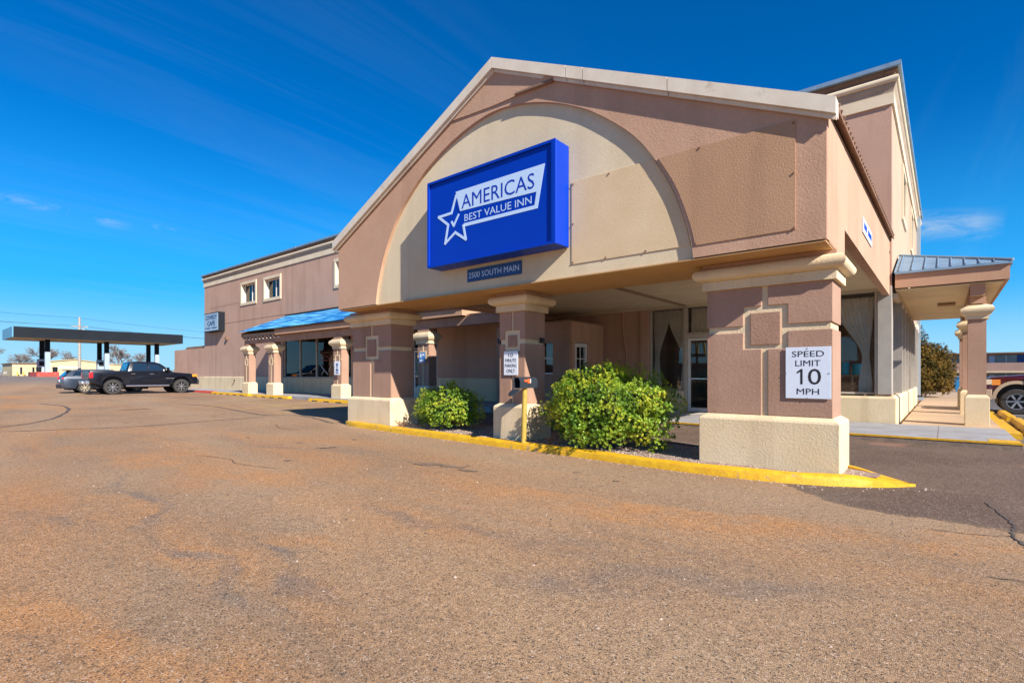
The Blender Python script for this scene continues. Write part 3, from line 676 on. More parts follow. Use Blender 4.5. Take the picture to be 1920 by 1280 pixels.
# cafe glazing
def glazing(x0, x1, z0, z1, mull, y=YW+.12, m='frame', th=.05):
    g = obj('window', B(x0, x1, y, y+.012, z0, z1), 'glass', bld); f = MB()
    for a in mull: f.box(a-th/2, a+th/2, y-.05, y+.05, z0+.05, z1-.05)
    f.box(x0, x1, y-.05, y+.05, z1-.05, z1); f.box(x0, x1, y-.05, y+.05, z0, z0+.05)
    obj('window_frame', f, m, g); return g
glazing(-32.3, -24.7, 1.02, 3.38, (-32.26, -30.3, -28.4, -26.5, -24.75), th=.09)
glazing(-24.4, -19.75, 1.02, 3.38, (-24.36, -22.1, -19.8), th=.09)
def door(x0, x1, z0, z1, y, m='whiteframe', rail=True, handle=True, parent=bld, name='door'):
    g = obj(name, B(x0, x1, y, y+.012, z0, z1), 'glass', parent); f = MB(); t = .075
    f.box(x0, x0+t, y-.03, y+.04, z0, z1); f.box(x1-t, x1, y-.03, y+.04, z0, z1); f.box(x0+t, x1-t, y-.03, y+.04, z1-t, z1); f.box(x0+t, x1-t, y-.03, y+.04, z0, z0+.12)
    obj('door_frame', f, m, g)
    if rail: obj('push_bar', B(x0+t, x1-t, y-.05, y-.02, z0+1.0, z0+1.04), 'chrome', g)
    return g
door(-19.5, -18.65, .1, 2.35, YW+.12); door(-18.62, -17.8, .1, 2.35, YW+.12)
glazing(-19.55, -17.75, 2.4, 3.38, (-19.5, -17.8), th=.07)
# lobby front: window, door with transom, windows, corner post
obj('sill_wall', MB().box(-7.45, -6.27, 15.80, 16.15, -.3, .69).box(-5.0, -1.10, 15.79, 16.15, -.3, .63), 'cream', bld)
obj('sill_wall', MB().rings([[(-5.0,15.73,-.3),(-.92,15.73,-.3),(-.92,15.788,-.3),(-5.0,15.788,-.3)],[(-5.0,15.73,.6),(-.92,15.73,.6),(-.92,15.788,.6),(-5.0,15.788,.6)],[(-5.0,15.76,.66),(-.95,15.76,.66),(-.95,15.788,.66),(-5.0,15.788,.66)]]), 'cream', bld)
glazing(-7.43, -6.27, .70, 3.34, (-7.4, -6.3), th=.06)
door(-6.17, -5.2, .05, 2.33, YW+.12)
obj('door_post', MB().box(-6.26, -6.18, 15.92, 16.1, .02, 3.36).box(-5.19, -5.08, 15.92, 16.1, .02, 3.36), 'frame', bld)
glazing(-6.17, -5.2, 2.46, 3.34, (), th=.06)
obj('transom_bar', B(-6.178, -5.192, 15.95, 16.07, 2.34, 2.455), 'frame', bld)
glazing(-5.07, -2.95, .70, 3.34, (-5.0, -3.0), th=.06)
glazing(-2.94, -1.36, .70, 3.34, (-2.9,), th=.06)
obj('corner_post', MB().box(-1.345, -1.29, 15.86, 16.2, .70, 3.36), 'frame', bld)
obj('corner_post', MB().box(-1.285, -.99, 15.82, 16.2, .70, 3.40), 'greyfin', bld, bevel=.01)
# side glazing with deep fins
obj('window', B(XR-.16, XR-.148, 16.35, 28.4, .69, 3.12), 'glass', bld)
y = 17.3
fin0 = None
for k in range(8):
    yy_ = 17.3 + 1.55*k
    obj('window_fin', B(-.99-.14, -.99+.13, yy_, yy_+.11, .70, 3.14), 'greyfin', bld)
obj('window_head', B(XR+.004, XR+.10, 16.2, 28.4, 3.12, 3.25), 'trim', bld)
obj('sill_wall', MB().rings([[(-.998,15.789,-.3),(-.90,15.789,-.3),(-.90,28.6,-.3),(-.998,28.6,-.3)],[(-.998,15.789,.60),(-.90,15.789,.60),(-.90,28.6,.60),(-.998,28.6,.60)],[(-.998,15.789,.67),(-.96,15.789,.67),(-.96,28.6,.67),(-.998,28.6,.67)]]), 'cream', bld)
obj('canopy_bracket', B(-1.0, -.90, 28.45, 31.0, 3.1, 3.42), 'trim', bld)
# downspout
ds = MB(); ds.box(-.97, -.83, 30.1, 30.25, .25, 8.7); ds.box(-.97, -.7, 29.95, 30.25, .03, .16)
obj('downspout', ds, 'colwhite', bld)
# conduits on the shaded wall
obj('conduit', MB().path([(-8.34,15.86,3.3),(-8.34,15.86,2.6),(-8.22,15.86,1.9),(-8.22,15.86,.9)], .022), 'tan', bld)
obj('conduit', MB().path([(-7.75,15.86,3.3),(-7.75,15.86,.0)], .02), 'beam', bld)
obj('wall_marks', MB().add([(-39.7,YW-.056,.80),(-39.45,YW-.056,.86),(-39.35,YW-.056,.78),(-39.9,YW-.056,.35),(-40.0,YW-.056,.36),(-39.55,YW-.056,.74)], [(0,1,2,3,4,5)]), 'rust', bld)
obj('wall_light', MB().box(-40.95, -40.7, YW-.16, YW-.003, 3.78, 3.98), 'rust', bld)
obj('faded_sign_mark', MB().add([(-44.1,YW-.004,6.3),(-38.9,YW-.004,6.3),(-38.9,YW-.004,6.42),(-44.1,YW-.004,6.42)], [(0,1,2,3)]), mat('faded_mark', (.44, .235, .17), .9, col2=(.40, .25, .19), vscale=2), bld)
# interiors
obj('interior_floor', B(-9.2, -1.31, 16.21, 29, -.2, .015), 'intfloor', bld)
obj('interior_wall', MB().box(-9.3, -9.2, 16.21, 29, 0, 3.5).box(-9.2, -4.2, 21.5, 21.6, 0, 3.5).box(-9.2, -1.31, 29, 29.1, 0, 3.5), 'intwall', bld)
obj('interior_ceiling', B(-9.2, -1.31, 16.21, 29, 3.42, 3.5), 'dark', bld)
obj('interior_floor', B(-33, -17, 16.21, 24, -.2, .10), 'intfloor', bld)
obj('interior_wall', MB().box(-33.1, -33, 16.21, 24, 0, 3.5).box(-33, -17, 24, 24.1, 0, 3.5).box(-17, -16.9, 16.21, 24, 0, 3.5), 'intwall', bld)
obj('interior_ceiling', B(-33, -17, 16.21, 24, 3.42, 3.5), 'dark', bld)
obj('interior_column', MB().box(-31.2, -30.7, 17.2, 17.6, .1, 3.4).box(-27.4, -27.1, 17.4, 17.7, .1, 3.4), 'wood', bld)

# ------------------------------------------------------------------ low annex left
an = thing('low_annex', 'low brown stucco annex joined to the left end of the motel', 'building', (-48.7, 19, 0))
obj('wall', B(-52.2, XL-.002, YW+.02, 28, -.3, 3.32), 'wall', an)
obj('plinth', B(-52.25, XL-.002, YW-.03, YW+.018, -.3, 1.05), 'cream', an)
obj('roof_hood', MB().prism_y([(-50.6,3.322),(-45.6,3.322),(-45.5,3.55),(-50.0,3.55)], 16.2, 18.5), 'eave', an)

# ------------------------------------------------------------------ entrance vestibule
vs_ = thing('entrance_vestibule', 'small flat-topped brown stucco vestibule with a white paned door under the canopy', 'vestibule', (-10.5, 14.8, 0))
xv0, xv1, yv = -12.2, -9.1, 13.73
w = wall_y(yv, yv+.15, xv0, xv1, 0, 2.89, [(-10.12, -9.75, 1.23, 2.23)])
link('front_wall', mesh_flat(w, 'vest_front'), M['brown'], vs_)
w = swap(wall_y(0, .15, yv+.152, YW-.055, 0, 2.89, [(14.04, 14.82, .05, 2.24)]), xv1)
link('side_wall', mesh_flat(w, 'vest_side'), M['tan'], vs_)
obj('side_wall', B(xv0, xv0+.15, yv+.152, YW-.055, 0, 2.89), 'brown', vs_)
obj('roof', B(xv0+.01, xv1-.01, yv+.01, YW-.06, 2.892, 2.93), 'beam', vs_)
g = obj('window', MB().box(-10.12, -9.75, yv+.07, yv+.08, 1.23, 2.23), 'glass', vs_)
obj('window_frame', MB().box(-10.115, -9.755, yv+.02, yv+.068, 1.71, 1.76).box(-10.118, -9.752, yv-.02, yv+.067, 1.22, 1.26), 'whiteframe', g)
f = MB(); xd = xv1-.05; y0, y1, z0, z1 = 14.05, 14.81, .05, 2.22
f.box(xd-.04, xd+.03, y0, y0+.12, z0, z1); f.box(xd-.04, xd+.03, y1-.12, y1, z0, z1); f.box(xd-.04, xd+.03, y0+.12, y1-.12, z1-.12, z1); f.box(xd-.04, xd+.03, y0+.12, y1-.12, z0, z0+.9)
dr = obj('door', f, 'whiteframe', vs_)
m = MB(); m.box(xd-.02, xd+.01, 14.415, 14.445, .95, 2.10)
for z in (1.3, 1.7): m.box(xd-.02, xd+.009, 14.17, 14.415, z, z+.03); m.box(xd-.02, xd+.009, 14.445, 14.69, z, z+.03)
obj('glazing_bars', m, 'whiteframe', dr); obj('pane', B(xd-.03, xd-.021, 14.17, 14.69, .95, 2.10), 'glass', dr)
obj('interior_lining', B(xv0+.16, xv1-.6, yv+.3, YW-.3, .02, 2.8), 'intwall', vs_)

# ------------------------------------------------------------------ arched entrance canopy
can = thing('entrance_canopy', 'gabled tan entrance canopy with a recessed cream arch on stout stucco pillars', 'canopy', (-6.16, 11, 0))
YF = 6.90; CX = -6.16; X0, X1 = -11.24, -1.04
half = [(3.57,2.77),(3.54,2.98),(3.49,3.2),(3.41,3.45),(3.31,3.72),(3.18,3.98),(3.03,4.23),(2.86,4.48),(2.68,4.69),(2.5,4.86),(2.27,5.05),(2.07,5.20),(1.86,5.34),(1.41,5.575),(.98,5.74),(.58,5.85),(.2,5.91),(0,5.915)]
# resample to a smoother curve
hc = curve(half, 4)
archL = [(CX-x, z) for x, z in hc]; archR = [(CX+x, z) for x, z in reversed(hc)]
outline = [(X0, 2.77)] + archL + archR[1:] + [(X1, 2.77), (X1, 4.26), (CX, 6.72), (X0, 4.36)]
obj('gable_wall', MB().prism_y(outline, YF, YF+.062), 'tan', can)
obj('arch_panel', MB().prism_y([(X0+.01,2.77),(X1-.01,2.77),(X1-.01,4.2),(CX,6.65),(X0+.01,4.3)], YF+.064, YF+.2), 'cream_arch', can)
# raised repair panels
pr = [(CX+x+.05, z) for x, z in hc if 2.93 < z < 4.24]
obj('repair_panel', MB().prism_y([(pr[0][0], 2.93), (-1.36, 2.93), (-1.36, 4.235)] + [(pr[-1][0], 4.235)] + list(reversed(pr)), YF-.012, YF-.001), 'tan_patch', can)
pl = [(CX+x-.03, z) for x, z in hc if 2.95 < z < 4.27]
obj('repair_panel', MB().prism_y([(-4.57, 2.96)] + [(pl[0][0], 2.96)] + pl + [(pl[-1][0], 4.27), (-4.57, 4.27)], YF+.052, YF+.0635), 'ochre_patch', can)
def bolt(x, z, y): return MB().tube((x, y, z), (x, y-.012, z), .013, n=6)
for x, z, y in [(-1.37,2.95,YF-.012),(-2.55,2.95,YF-.012),(-1.38,4.2,YF-.012),(-2.5,4.22,YF-.012),(-1.38,3.6,YF-.012),(-4.54,2.99,YF+.052),(-4.54,4.23,YF+.052),(-4.54,3.6,YF+.052),(-3.9,4.24,YF+.052),(-3.95,2.98,YF+.052),(-3.3,2.98,YF+.052)]:
    obj('bolt', bolt(x, z, y), 'rust', can)
# loose sheet at the peak, its lower edge lifting
loose = [(-7.35,6.08),(-6.93,6.05),(-6.2,6.01),(-5.67,6.0),(-4.9,5.955),(-4.82,6.01),(-6.16,6.64)]
mbp = MB(); mbp.prism_y(loose, YF-.014, YF-.002)
mbp.v = [(x, y - (.035*max(0, 1-abs(z-6.0)/.3)*sm(-5.75, -4.9, x) if z < 6.2 else 0) - .012*abs(math.sin(x*3.1)), z) for x, y, z in mbp.v]
obj('loose_sheet', mbp, 'tan', can, smooth=20)
obj('seam_strip', MB().prism_y([(-5.67,6.004),(-5.64,6.03),(-4.86,5.995),(-4.86,5.955)], YF-.066, YF-.018), 'eave', can)
# beam body behind the gable, and side fascias
obj('front_beam', MB().box(X0+.001, X1-.001, YF+.201, 8.3, 2.758, 4.2), 'tan', can)
obj('beam_underside', B(X0+.01, X1-.01, YF+.01, 8.29, 2.74, 2.757), 'underside', can)
def side(x, s):
    a, b = (x-.14, x) if s > 0 else (x, x+.14)
    return MB().prism_x([(8.301,3.17),(15.89,3.17),(15.89,4.60),(8.301,4.33)], a, b)
obj('side_fascia', side(X1, 1), 'tan', can); obj('side_fascia', side(X0, -1), 'tan', can)
obj('side_fascia', MB().prism_x([(YF+.0621,2.775),(8.3005,2.775),(8.3005,4.33),(YF+.0621,4.27)], X1-.0005, X1+.0015), 'tan', can)
# rake trims in lengths
def rake(xa, za, xb, zb, name='rake_trim', th=.19, y0=YF-.10, y1=YF+.10, m='rake', up=0.):
    return obj(name, MB().prism_y([(xa, za-th+up), (xb, zb-th+up), (xb, zb+up), (xa, za+up)], y0, y1), m, can)
def lerp(a, b, t): return a+(b-a)*t
PK = (CX, 6.83); ER = (-.93, 4.33); EL = (-11.36, 4.40)
for (A, E) in ((PK, ER), (PK, EL)):
    cuts = (0, .30, .36, .62, 1.0) if E is ER else (0, .45, .8, 1.0)
    for t0, t1 in zip(cuts, cuts[1:]):
        e = .0012
        xa, za, xb, zb = lerp(A[0],E[0],t0+e), lerp(A[1],E[1],t0+e), lerp(A[0],E[0],t1-e), lerp(A[1],E[1],t1-e)
        if xa > xb: xa, za, xb, zb = xb, zb, xa, za
        rake(xa, za, xb, zb)
        rake(xa, za, xb, zb, th=.05, y0=YF-.05, y1=YF-.0155, m='rake', name='rake_moulding', up=-.192)
# roof sheets
def slab(xa, za, xb, zb, ya, yb, dzy, t=.05):
    vs = []
    for y in (ya, yb):
        d = dzy*(y-ya); vs += [(xa,y,za+d),(xb,y,zb+d),(xb,y,zb+d+t),(xa,y,za+d+t)]
    return MB().add(vs, [(0,1,2,3),(7,6,5,4),(0,4,5,1),(1,5,6,2),(2,6,7,3),(3,7,4,0)])
obj('roof_sheet', slab(CX, 6.76, -.98, 4.31, YF+.101, YW-.01, .03), 'rust', can)
obj('roof_sheet', slab(-11.4, 4.33, CX-.001, 6.76, YF+.101, YW-.01, .03), 'rust', can)
rb = MB()
for k in range(44):
    y = 7.1+.2*k; z = 4.28+.03*(y-7)
    rb.tube((-.935, y, z+.06), (-1.3, y, z+.235), .022, n=6)
obj('roof_ribs', rb, 'rust', can, label='corrugated edge of the rusty canopy roof')
obj('edge_flashing', slab(-.978, 4.295, -.95, 4.285, YF+.101, YW-.01, .03, .055), 'rust', can)
obj('gable_soffit', MB().prism_y([(X0,4.2),(X1,4.2),(X1,4.25),(CX,6.7),(X0,4.33)], 15.7, 15.88), 'tan', can)
# plank soffit
bm_ = B(0, 4.86, 0, .182, 0, .02).mesh('soffit_board')
bm_.materials.append(M['soffit'])
for k in range(37):
    y = 8.305+.2*k
    for xx in (-6.09, -11.09):
        link('soffit_board', bm_, None, can).location += Vector((xx, y, 3.335+.002*random.random()))
obj('soffit_joint', B(-6.22, -6.10, 8.31, 15.7, 3.30, 3.334), 'beam', can)
obj('soffit_backing', B(X0+.15, X1-.15, 8.31, 15.88, 3.36, 3.38), 'eave', can)
obj('soffit_edge_trim', MB().box(X0+.145, X1-.145, 15.71, 15.88, 3.30, 3.352), 'soffit', can)

def pillar(x0, x1, label, ring, inner_, vg, depth=.66, yf=7.46, right=0.):
    zb, zt = .64, 2.38; hz = (1.77, 1.86)
    d = .024
    yb = yf + depth
    sh = MB().box(x0+d, x1-d, yf+d, yb-d, .0, 2.60)
    p_ = obj('pillar', sh, 'cream', can, label=label)
    # base with weathered top
    bo = .085; bx = [(bo, -.12), (bo, .585), (bo-.012, .61), (.0, .655)]
    obj('pillar_base', MB().rings([[(x0-o,yf-o,z),(x1+o,yf-o,z),(x1+o,yb+o,z),(x0-o,yb+o,z)] for o, z in bx]), 'cream', p_, bevel=.008)
    # raised stucco panels, front (grooves between them stay cream)
    rx0, rx1, rz0, rz1 = ring; ix0, ix1, iz0, iz1 = inner_; v0, v1 = vg
    def panel(poly, m='brown'):
        obj('stucco_panel', MB().prism_y(poly, yf, yf+d-.0005), m, p_, bevel=.006)
    top = 2.38; bot = .66
    panel([(x0, hz[1]), (rx0, hz[1]), (rx0, rz1), (v0, rz1), (v0, top), (x0, top)])
    panel([(rx1, hz[1]), (x1, hz[1]), (x1, top), (v1, top), (v1, rz1), (rx1, rz1)])
    panel([(x0, bot), (v0, bot), (v0, rz0), (rx0, rz0), (rx0, hz[0]), (x0, hz[0])])
    panel([(v1, bot), (x1, bot), (x1, hz[0]), (rx1, hz[0]), (rx1, rz0), (v1, rz0)])
    panel([(ix0, iz0), (ix1, iz0), (ix1, iz1), (ix0, iz1)], 'square')
    for za, zb_ in ((bot, hz[0]), (hz[1], top)):
        for xa, xb in ((x1-d+.0005, x1-.0002), (x0+.0002, x0+d-.0005)):
            obj('stucco_panel', MB().box(xa, xb, yf+d, yb-d, za, zb_), 'brown', p_)
        obj('stucco_panel', B(x0+.0002, x1-.0002, yb-d+.0005, yb, za, zb_), 'brown', p_)
    # capital: band, torus, fillet
    c = MB().rings([[(x0-o,yf-o,z),(x1+o,yf-o,z),(x1+o,yb+o,z),(x0-o,yb+o,z)] for o, z in [(.0,2.381),(.05,2.381),(.05,2.50),(.0,2.50)]])
    cap = obj('capital', c, 'cream', p_)
    prof = [(.03, 2.501)] + [(.045+.115*math.sin(a), 2.595-.093*math.cos(a)) for a in [math.pi*k/10 for k in range(11)]] + [(.02, 2.69)]
    obj('capital_moulding', MB().rings([[(x0-o,yf-o,z),(x1+o,yf-o,z),(x1+o,yb+o,z),(x0-o,yb+o,z)] for o, z in prof]), 'cream', p_, smooth=40)
    obj('capital_fillet', MB().rings([[(x0-o,yf-o,z),(x1+o,yf-o,z),(x1+o,yb+o,z),(x0-o,yb+o,z)] for o, z in [(.05,2.691),(.05,2.739)]]), 'tan', p_)
    return p_
P3 = pillar(-2.60, -1.06, 'broad stucco pillar at the right front corner carrying the speed limit sign', (-2.11,-1.56,1.54,2.12), (-2.02,-1.65,1.60,2.03), (-1.88,-1.80))
P1 = pillar(-11.50, -9.93, 'broad stucco pillar at the left front corner of the canopy', (-10.98,-10.42,1.56,2.14), (-10.88,-10.53,1.64,2.05), (-10.75,-10.66))
P2 = pillar(-6.55, -5.93, 'narrow middle pillar carrying the 10 minute parking sign', (-6.43,-6.05,1.64,2.03), (-6.34,-6.13,1.72,1.94), (-6.26,-6.21), depth=.62)
obj('outlet_box', B(-6.64, -6.56, 7.5, 7.58, 1.80, 1.90), 'black', P2)
obj('outlet_box', B(-5.92, -5.86, 7.9, 7.98, 1.80, 1.90), 'black', P2)
obj('outlet_box', B(-11.58, -11.51, 7.5, 7.58, 1.84, 1.93), 'black', P1)

# ------------------------------------------------------------------ signs
sg = thing('logo_sign', 'large blue box sign with a white star logo and lettering on the cream arch', 'sign', (-6.11, 6.8, 4.04))
obj('cabinet', B(-7.61, -4.62, 6.60, 6.955, 3.235, 4.86), 'blue', sg, bevel=.012)
fr = MB(); a, b, c, d = -7.61, -4.62, 3.235, 4.86; t = .045
fr.box(a, b, 6.565, 6.598, d-t, d); fr.box(a, b, 6.565, 6.598, c, c+t); fr.box(a, a+t, 6.565, 6.598, c+t, d-t); fr.box(b-t*1.6, b, 6.565, 6.598, c+t, d-t)
obj('cabinet_frame', fr, 'blue', sg)
YS = 6.597
def shape(polys, m, name, y=YS+.003, th=.0045):
    q = MB()
    for p_ in polys: q.prism_y(p_, y-th, y)
    return obj(name, q, m, sg)
shape([[(-6.86,4.54),(-4.84,4.535),(-4.985,3.855),(-6.655,3.865),(-6.65,3.925),(-5.045,3.915),(-5.005,4.125),(-6.745,4.165)]], 'logo', 'logo_flag')
def band(pts, w, closed=False):
    out = []
    for (a, b) in zip(pts, pts[1:]):
        dx, dz = b[0]-a[0], b[1]-a[1]; l = math.hypot(dx, dz); nx_, nz_ = -dz/l*w/2, dx/l*w/2; ex, ez = dx/l*w*.35, dz/l*w*.35
        out.append([(a[0]-ex+nx_, a[1]-ez+nz_), (b[0]+ex+nx_, b[1]+ez+nz_), (b[0]+ex-nx_, b[1]+ez-nz_), (a[0]-ex-nx_, a[1]-ez-nz_)])
    return out
star = [(-6.85,4.47),(-6.97,4.175),(-7.32,4.165),(-7.06,3.975),(-7.14,3.64),(-6.87,3.80),(-6.60,3.63),(-6.66,3.89)]
for i, p_ in enumerate(band(star, .048)): shape([p_], 'logo', 'star_outline', YS+.003-.0004*i-.0003)
shape([[(-6.865,4.35),(-6.83,4.42),(-6.755,4.17),(-6.775,4.15)]], 'blue', 'star_gap', YS-.0022, .001)
for i, p_ in enumerate(band([(-6.965,4.01),(-6.915,3.93),(-6.785,4.11)], .042)): shape([p_], 'logo', 'check_mark', YS+.003-.0004*i)
text_y('AMERICAS', -5.875, 4.318, YS-.0035, 1.66, .25, 'logoblue', sg, .0, font=False)
text_y('BEST VALUE INN', -5.87, 4.02, YS+.0018, 1.53, .125, 'logo', sg, .0, font=False)

ad = thing('address_plate', 'small blue plate reading 2500 SOUTH MAIN beneath the big blue sign', 'sign', (-6.26, 6.95, 3.05))
obj('plate', B(-6.90, -5.60, 6.935, 6.962, 2.94, 3.17), 'plateblue', ad)
text_y('2500 SOUTH MAIN', -6.25, 3.055, 6.934, 1.22, .105, 'logo', ad, .0)

sp_ = thing('speed_limit_sign', 'white speed limit 10 mph sign bolted to the right front pillar', 'sign', (-1.325, 7.44, 1.2))
obj('plate', B(-1.582, -1.072, 7.437, 7.447, .895, 1.55), 'white', sp_, bevel=.003)
text_y('SPEED', -1.327, 1.463, 7.4355, .36, .075, 'black', sp_); text_y('LIMIT', -1.327, 1.345, 7.4355, .28, .075, 'black', sp_)
obj('lettering', MB().prism_y([(-1.41,1.077),(-1.385,1.077),(-1.385,1.272),(-1.405,1.272),(-1.45,1.235),(-1.45,1.212),(-1.41,1.237)], 7.4352, 7.4365), 'black', sp_); text_y('0', -1.252, 1.174, 7.4355, .145, .20, 'black', sp_, .0); text_y('MPH', -1.327, .985, 7.4355, .25, .075, 'black', sp_)
for x, z in ((-1.327, 1.535), (-1.327, .905), (-1.57, 1.22), (-1.085, 1.22)): obj('bolt', MB().tube((x, 7.437, z), (x, 7.430, z), .007, n=8), 'steel', sp_)

pk = thing('parking_sign', 'white 10 minute parking only sign on the narrow middle pillar', 'sign', (-6.24, 7.43, 1.4))
obj('plate', B(-6.415, -6.07, 7.43, 7.438, 1.19, 1.64), 'signwhite', pk, bevel=.003)
for s_, z, w_, h_ in (('10', 1.565, .11, .065), ('MINUTE', 1.467, .26, .062), ('PARKING', 1.37, .28, .062), ('ONLY', 1.27, .21, .07)):
    text_y(s_, -6.243, z, 7.427, w_, h_, 'black', pk, .0)

cs = thing('cafe_sign', 'pale box sign with dark sides at the left end of the motel wall', 'sign', (-42.6, 15.7, 5.1))
obj('cabinet', B(-44.05, -41.3, 15.45, 15.89, 4.45, 5.88), 'charcoal', cs)
obj('sign_face', B(-43.98, -41.38, 15.43, 15.448, 4.52, 5.81), mat('cafe_sign_face', (.36, .50, .60), .5, var=.1, vscale=3), cs)
text_y('COWBOY', -42.65, 5.53, 15.425, 2.2, .36, 'plateblue', cs, .035); text_y('CAFE', -42.65, 5.08, 15.425, 1.45, .34, 'plateblue', cs, .035)
for k in range(9):      # third line: too blurred in the photograph to read, kept as short marks
    if k != 4: obj('small_print', B(-43.72+k*.245, -43.55+k*.245, 15.424, 15.428, 4.67, 4.79), 'plateblue', cs)

hs_ = thing('accessible_sign', 'white sign with a blue symbol on the walkway post left of the front pillar', 'sign', (-21.56, 13.17, 1.5))
obj('plate', B(-21.8, -21.33, 13.165, 13.175, 1.19, 1.82), 'signwhite', hs_)
q = MB(); q.box(-21.63, -21.50, 13.16, 13.164, 1.60, 1.72); q.box(-21.60, -21.54, 13.16, 13.164, 1.42, 1.60); q.box(-21.66, -21.47, 13.16, 13.164, 1.36, 1.44); q.box(-21.68, -21.46, 13.16, 13.164, 1.26, 1.31)
obj('symbol', q, 'plateblue', hs_)
h2 = thing('accessible_sign', 'small blue and white sign on the walkway post right of the left front pillar', 'sign', (-15.56, 13.17, 1.85))
obj('plate', B(-15.74, -15.39, 13.165, 13.175, 1.66, 2.06), mat('sign_mid_blue', (.05, .22, .55), .5), h2)
obj('symbol', MB().box(-15.69, -15.60, 13.16, 13.164, 1.86, 2.02).box(-15.55, -15.44, 13.16, 13.164, 1.92, 2.01).box(-15.68, -15.45, 13.16, 13.164, 1.70, 1.78), 'signwhite', h2)
sc_ = thing('side_sign', 'small white notice with blue writing on the right side of the canopy', 'sign', (-1.03, 10.9, 3.6))
obj('plate', B(-1.035, -1.022, 10.25, 11.6, 3.55, 3.80), 'white', sc_)
for k in range(8):      # unreadable blue print
    if k != 3: obj('small_print', B(-1.0218, -1.018, 10.36+k*.145, 10.46+k*.145, 3.63, 3.73), 'logoblue', sc_)

# ------------------------------------------------------------------ mailbox on yellow post
mbx = thing('mailbox', 'open grey kerbside mailbox with orange flag on a leaning yellow post', 'mailbox', (-5.64, 7.09, 0), math.radians(90))
obj('post', MB().tube((-5.66, 7.1, -.08), (-5.635, 7.09, .96), .047, .045, n=16), 'yellow_post', mbx, smooth=50)
zc = 1.07; rr = .078
prof = [(-rr, .965), (rr, .965), (rr, zc)] + [(rr*math.cos(a), zc+rr*1.15*math.sin(a)) for a in [math.pi*k/10 for k in range(1, 10)]] + [(-rr, zc)]
def boxprof(sc=1.0): return [(y*sc, (z-1.05)*sc+1.05) for y, z in prof]
n_ = len(prof); vv = []
xa, xb = -5.86, -5.37
o_ = [(7.09+y, z) for y, z in prof]; i_ = [(7.09+y*.9, (z-1.05)*.9+1.05) for y, z in prof]
vv = [(xa, y, z) for y, z in o_] + [(xb, y, z) for y, z in o_] + [(xa, y, z) for y, z in i_] + [(xb-.02, y, z) for y, z in i_]
ff = []
for i in range(n_):
    j = (i+1) % n_; ff += [(i, j, n_+j, n_+i), (2*n_+i, 3*n_+i, 3*n_+j, 2*n_+j), (i, 2*n_+i, 2*n_+j, j)]
ff += [tuple(range(n_, 2*n_)), tuple(reversed(range(3*n_, 4*n_)))]
box_ = obj('box', MB().add(vv, ff), 'mailbox', mbx, smooth=40)
dv = [(y, z) for y, z in prof]
dm = MB(); L1 = [(-5.87-(z-.96)*.85, 7.09+y*1.04, .955-(z-.96)*.55) for y, z in prof]; L2 = [(x+.008, y, z-.014) for x, y, z in L1]
dm.rings([L1, L2]); obj('door', dm, 'mailbox', mbx)
obj('flag', MB().box(-5.75, -5.60, 7.0, 7.008, 1.075, 1.115).box(-5.66, -5.60, 6.998, 7.009, 1.05, 1.125), 'flag', mbx)
obj('flag_tip', MB().box(-5.60, -5.58, 6.996, 7.009, 1.055, 1.12), 'signwhite', mbx)

# ------------------------------------------------------------------ covered walkway left (blue roof)
cw = thing('cafe_walkway_roof', 'blue metal walkway roof on stucco posts in front of the cafe windows', 'walkway roof', (-22.6, 14.5, .1))
ye = 13.15
def post(x0, par, label=None, y0=13.28, dp=.38, wd=.66, z0=.1):
    x1 = x0+wd; yb = y0+dp
    p_ = obj('post', B(x0, x1, y0, yb, z0, 3.0), 'brown', par, label=label)
    bo = .08
    obj('post_base', MB().rings([[(x0-o,y0-o,z),(x1+o,y0-o,z),(x1+o,yb+o,z),(x0-o,yb+o,z)] for o, z in [(bo,z0-.1),(bo,.68),(0.004,.76)]]), 'cream', p_, bevel=.01)
    pr_ = [(.003,2.40),(.05,2.40),(.05,2.52),(.10,2.55),(.16,2.63),(.17,2.70),(.14,2.78),(.06,2.82),(.06,2.86),(.003,2.86)]
    obj('capital', MB().rings([[(x0-o,y0-o,z),(x1+o,y0-o,z),(x1+o,yb+o,z),(x0-o,yb+o,z)] for o, z in pr_]), 'cream', p_, smooth=35)
    cx = (x0+x1)/2; g_ = MB(); yq = y0-.014
    g_.box(cx-.02, cx+.02, yq, y0-.001, .78, 1.72); g_.box(cx-.02, cx+.02, yq, y0-.001, 2.12, 2.38)
    for a_, b_, c_, d_ in ((cx-.2, cx+.2, 2.05, 2.12), (cx-.2, cx+.2, 1.72, 1.79), (cx-.2, cx-.13, 1.79, 2.05), (cx+.13, cx+.2, 1.79, 2.05)): g_.box(a_, b_, yq, y0-.0015, c_, d_)
    g_.box(x0, cx-.201, yq+.002, y0-.002, 1.89, 1.94); g_.box(cx+.201, x1, yq+.002, y0-.002, 1.89, 1.94)
    obj('cream_trim', g_, 'cream', p_); return p_
for x in (-31.75, -28.65, -22.05, -15.96): post(x, cw)
def roofz(y): return 3.70+(y-13.05)*(4.88-3.70)/(15.9-13.05)
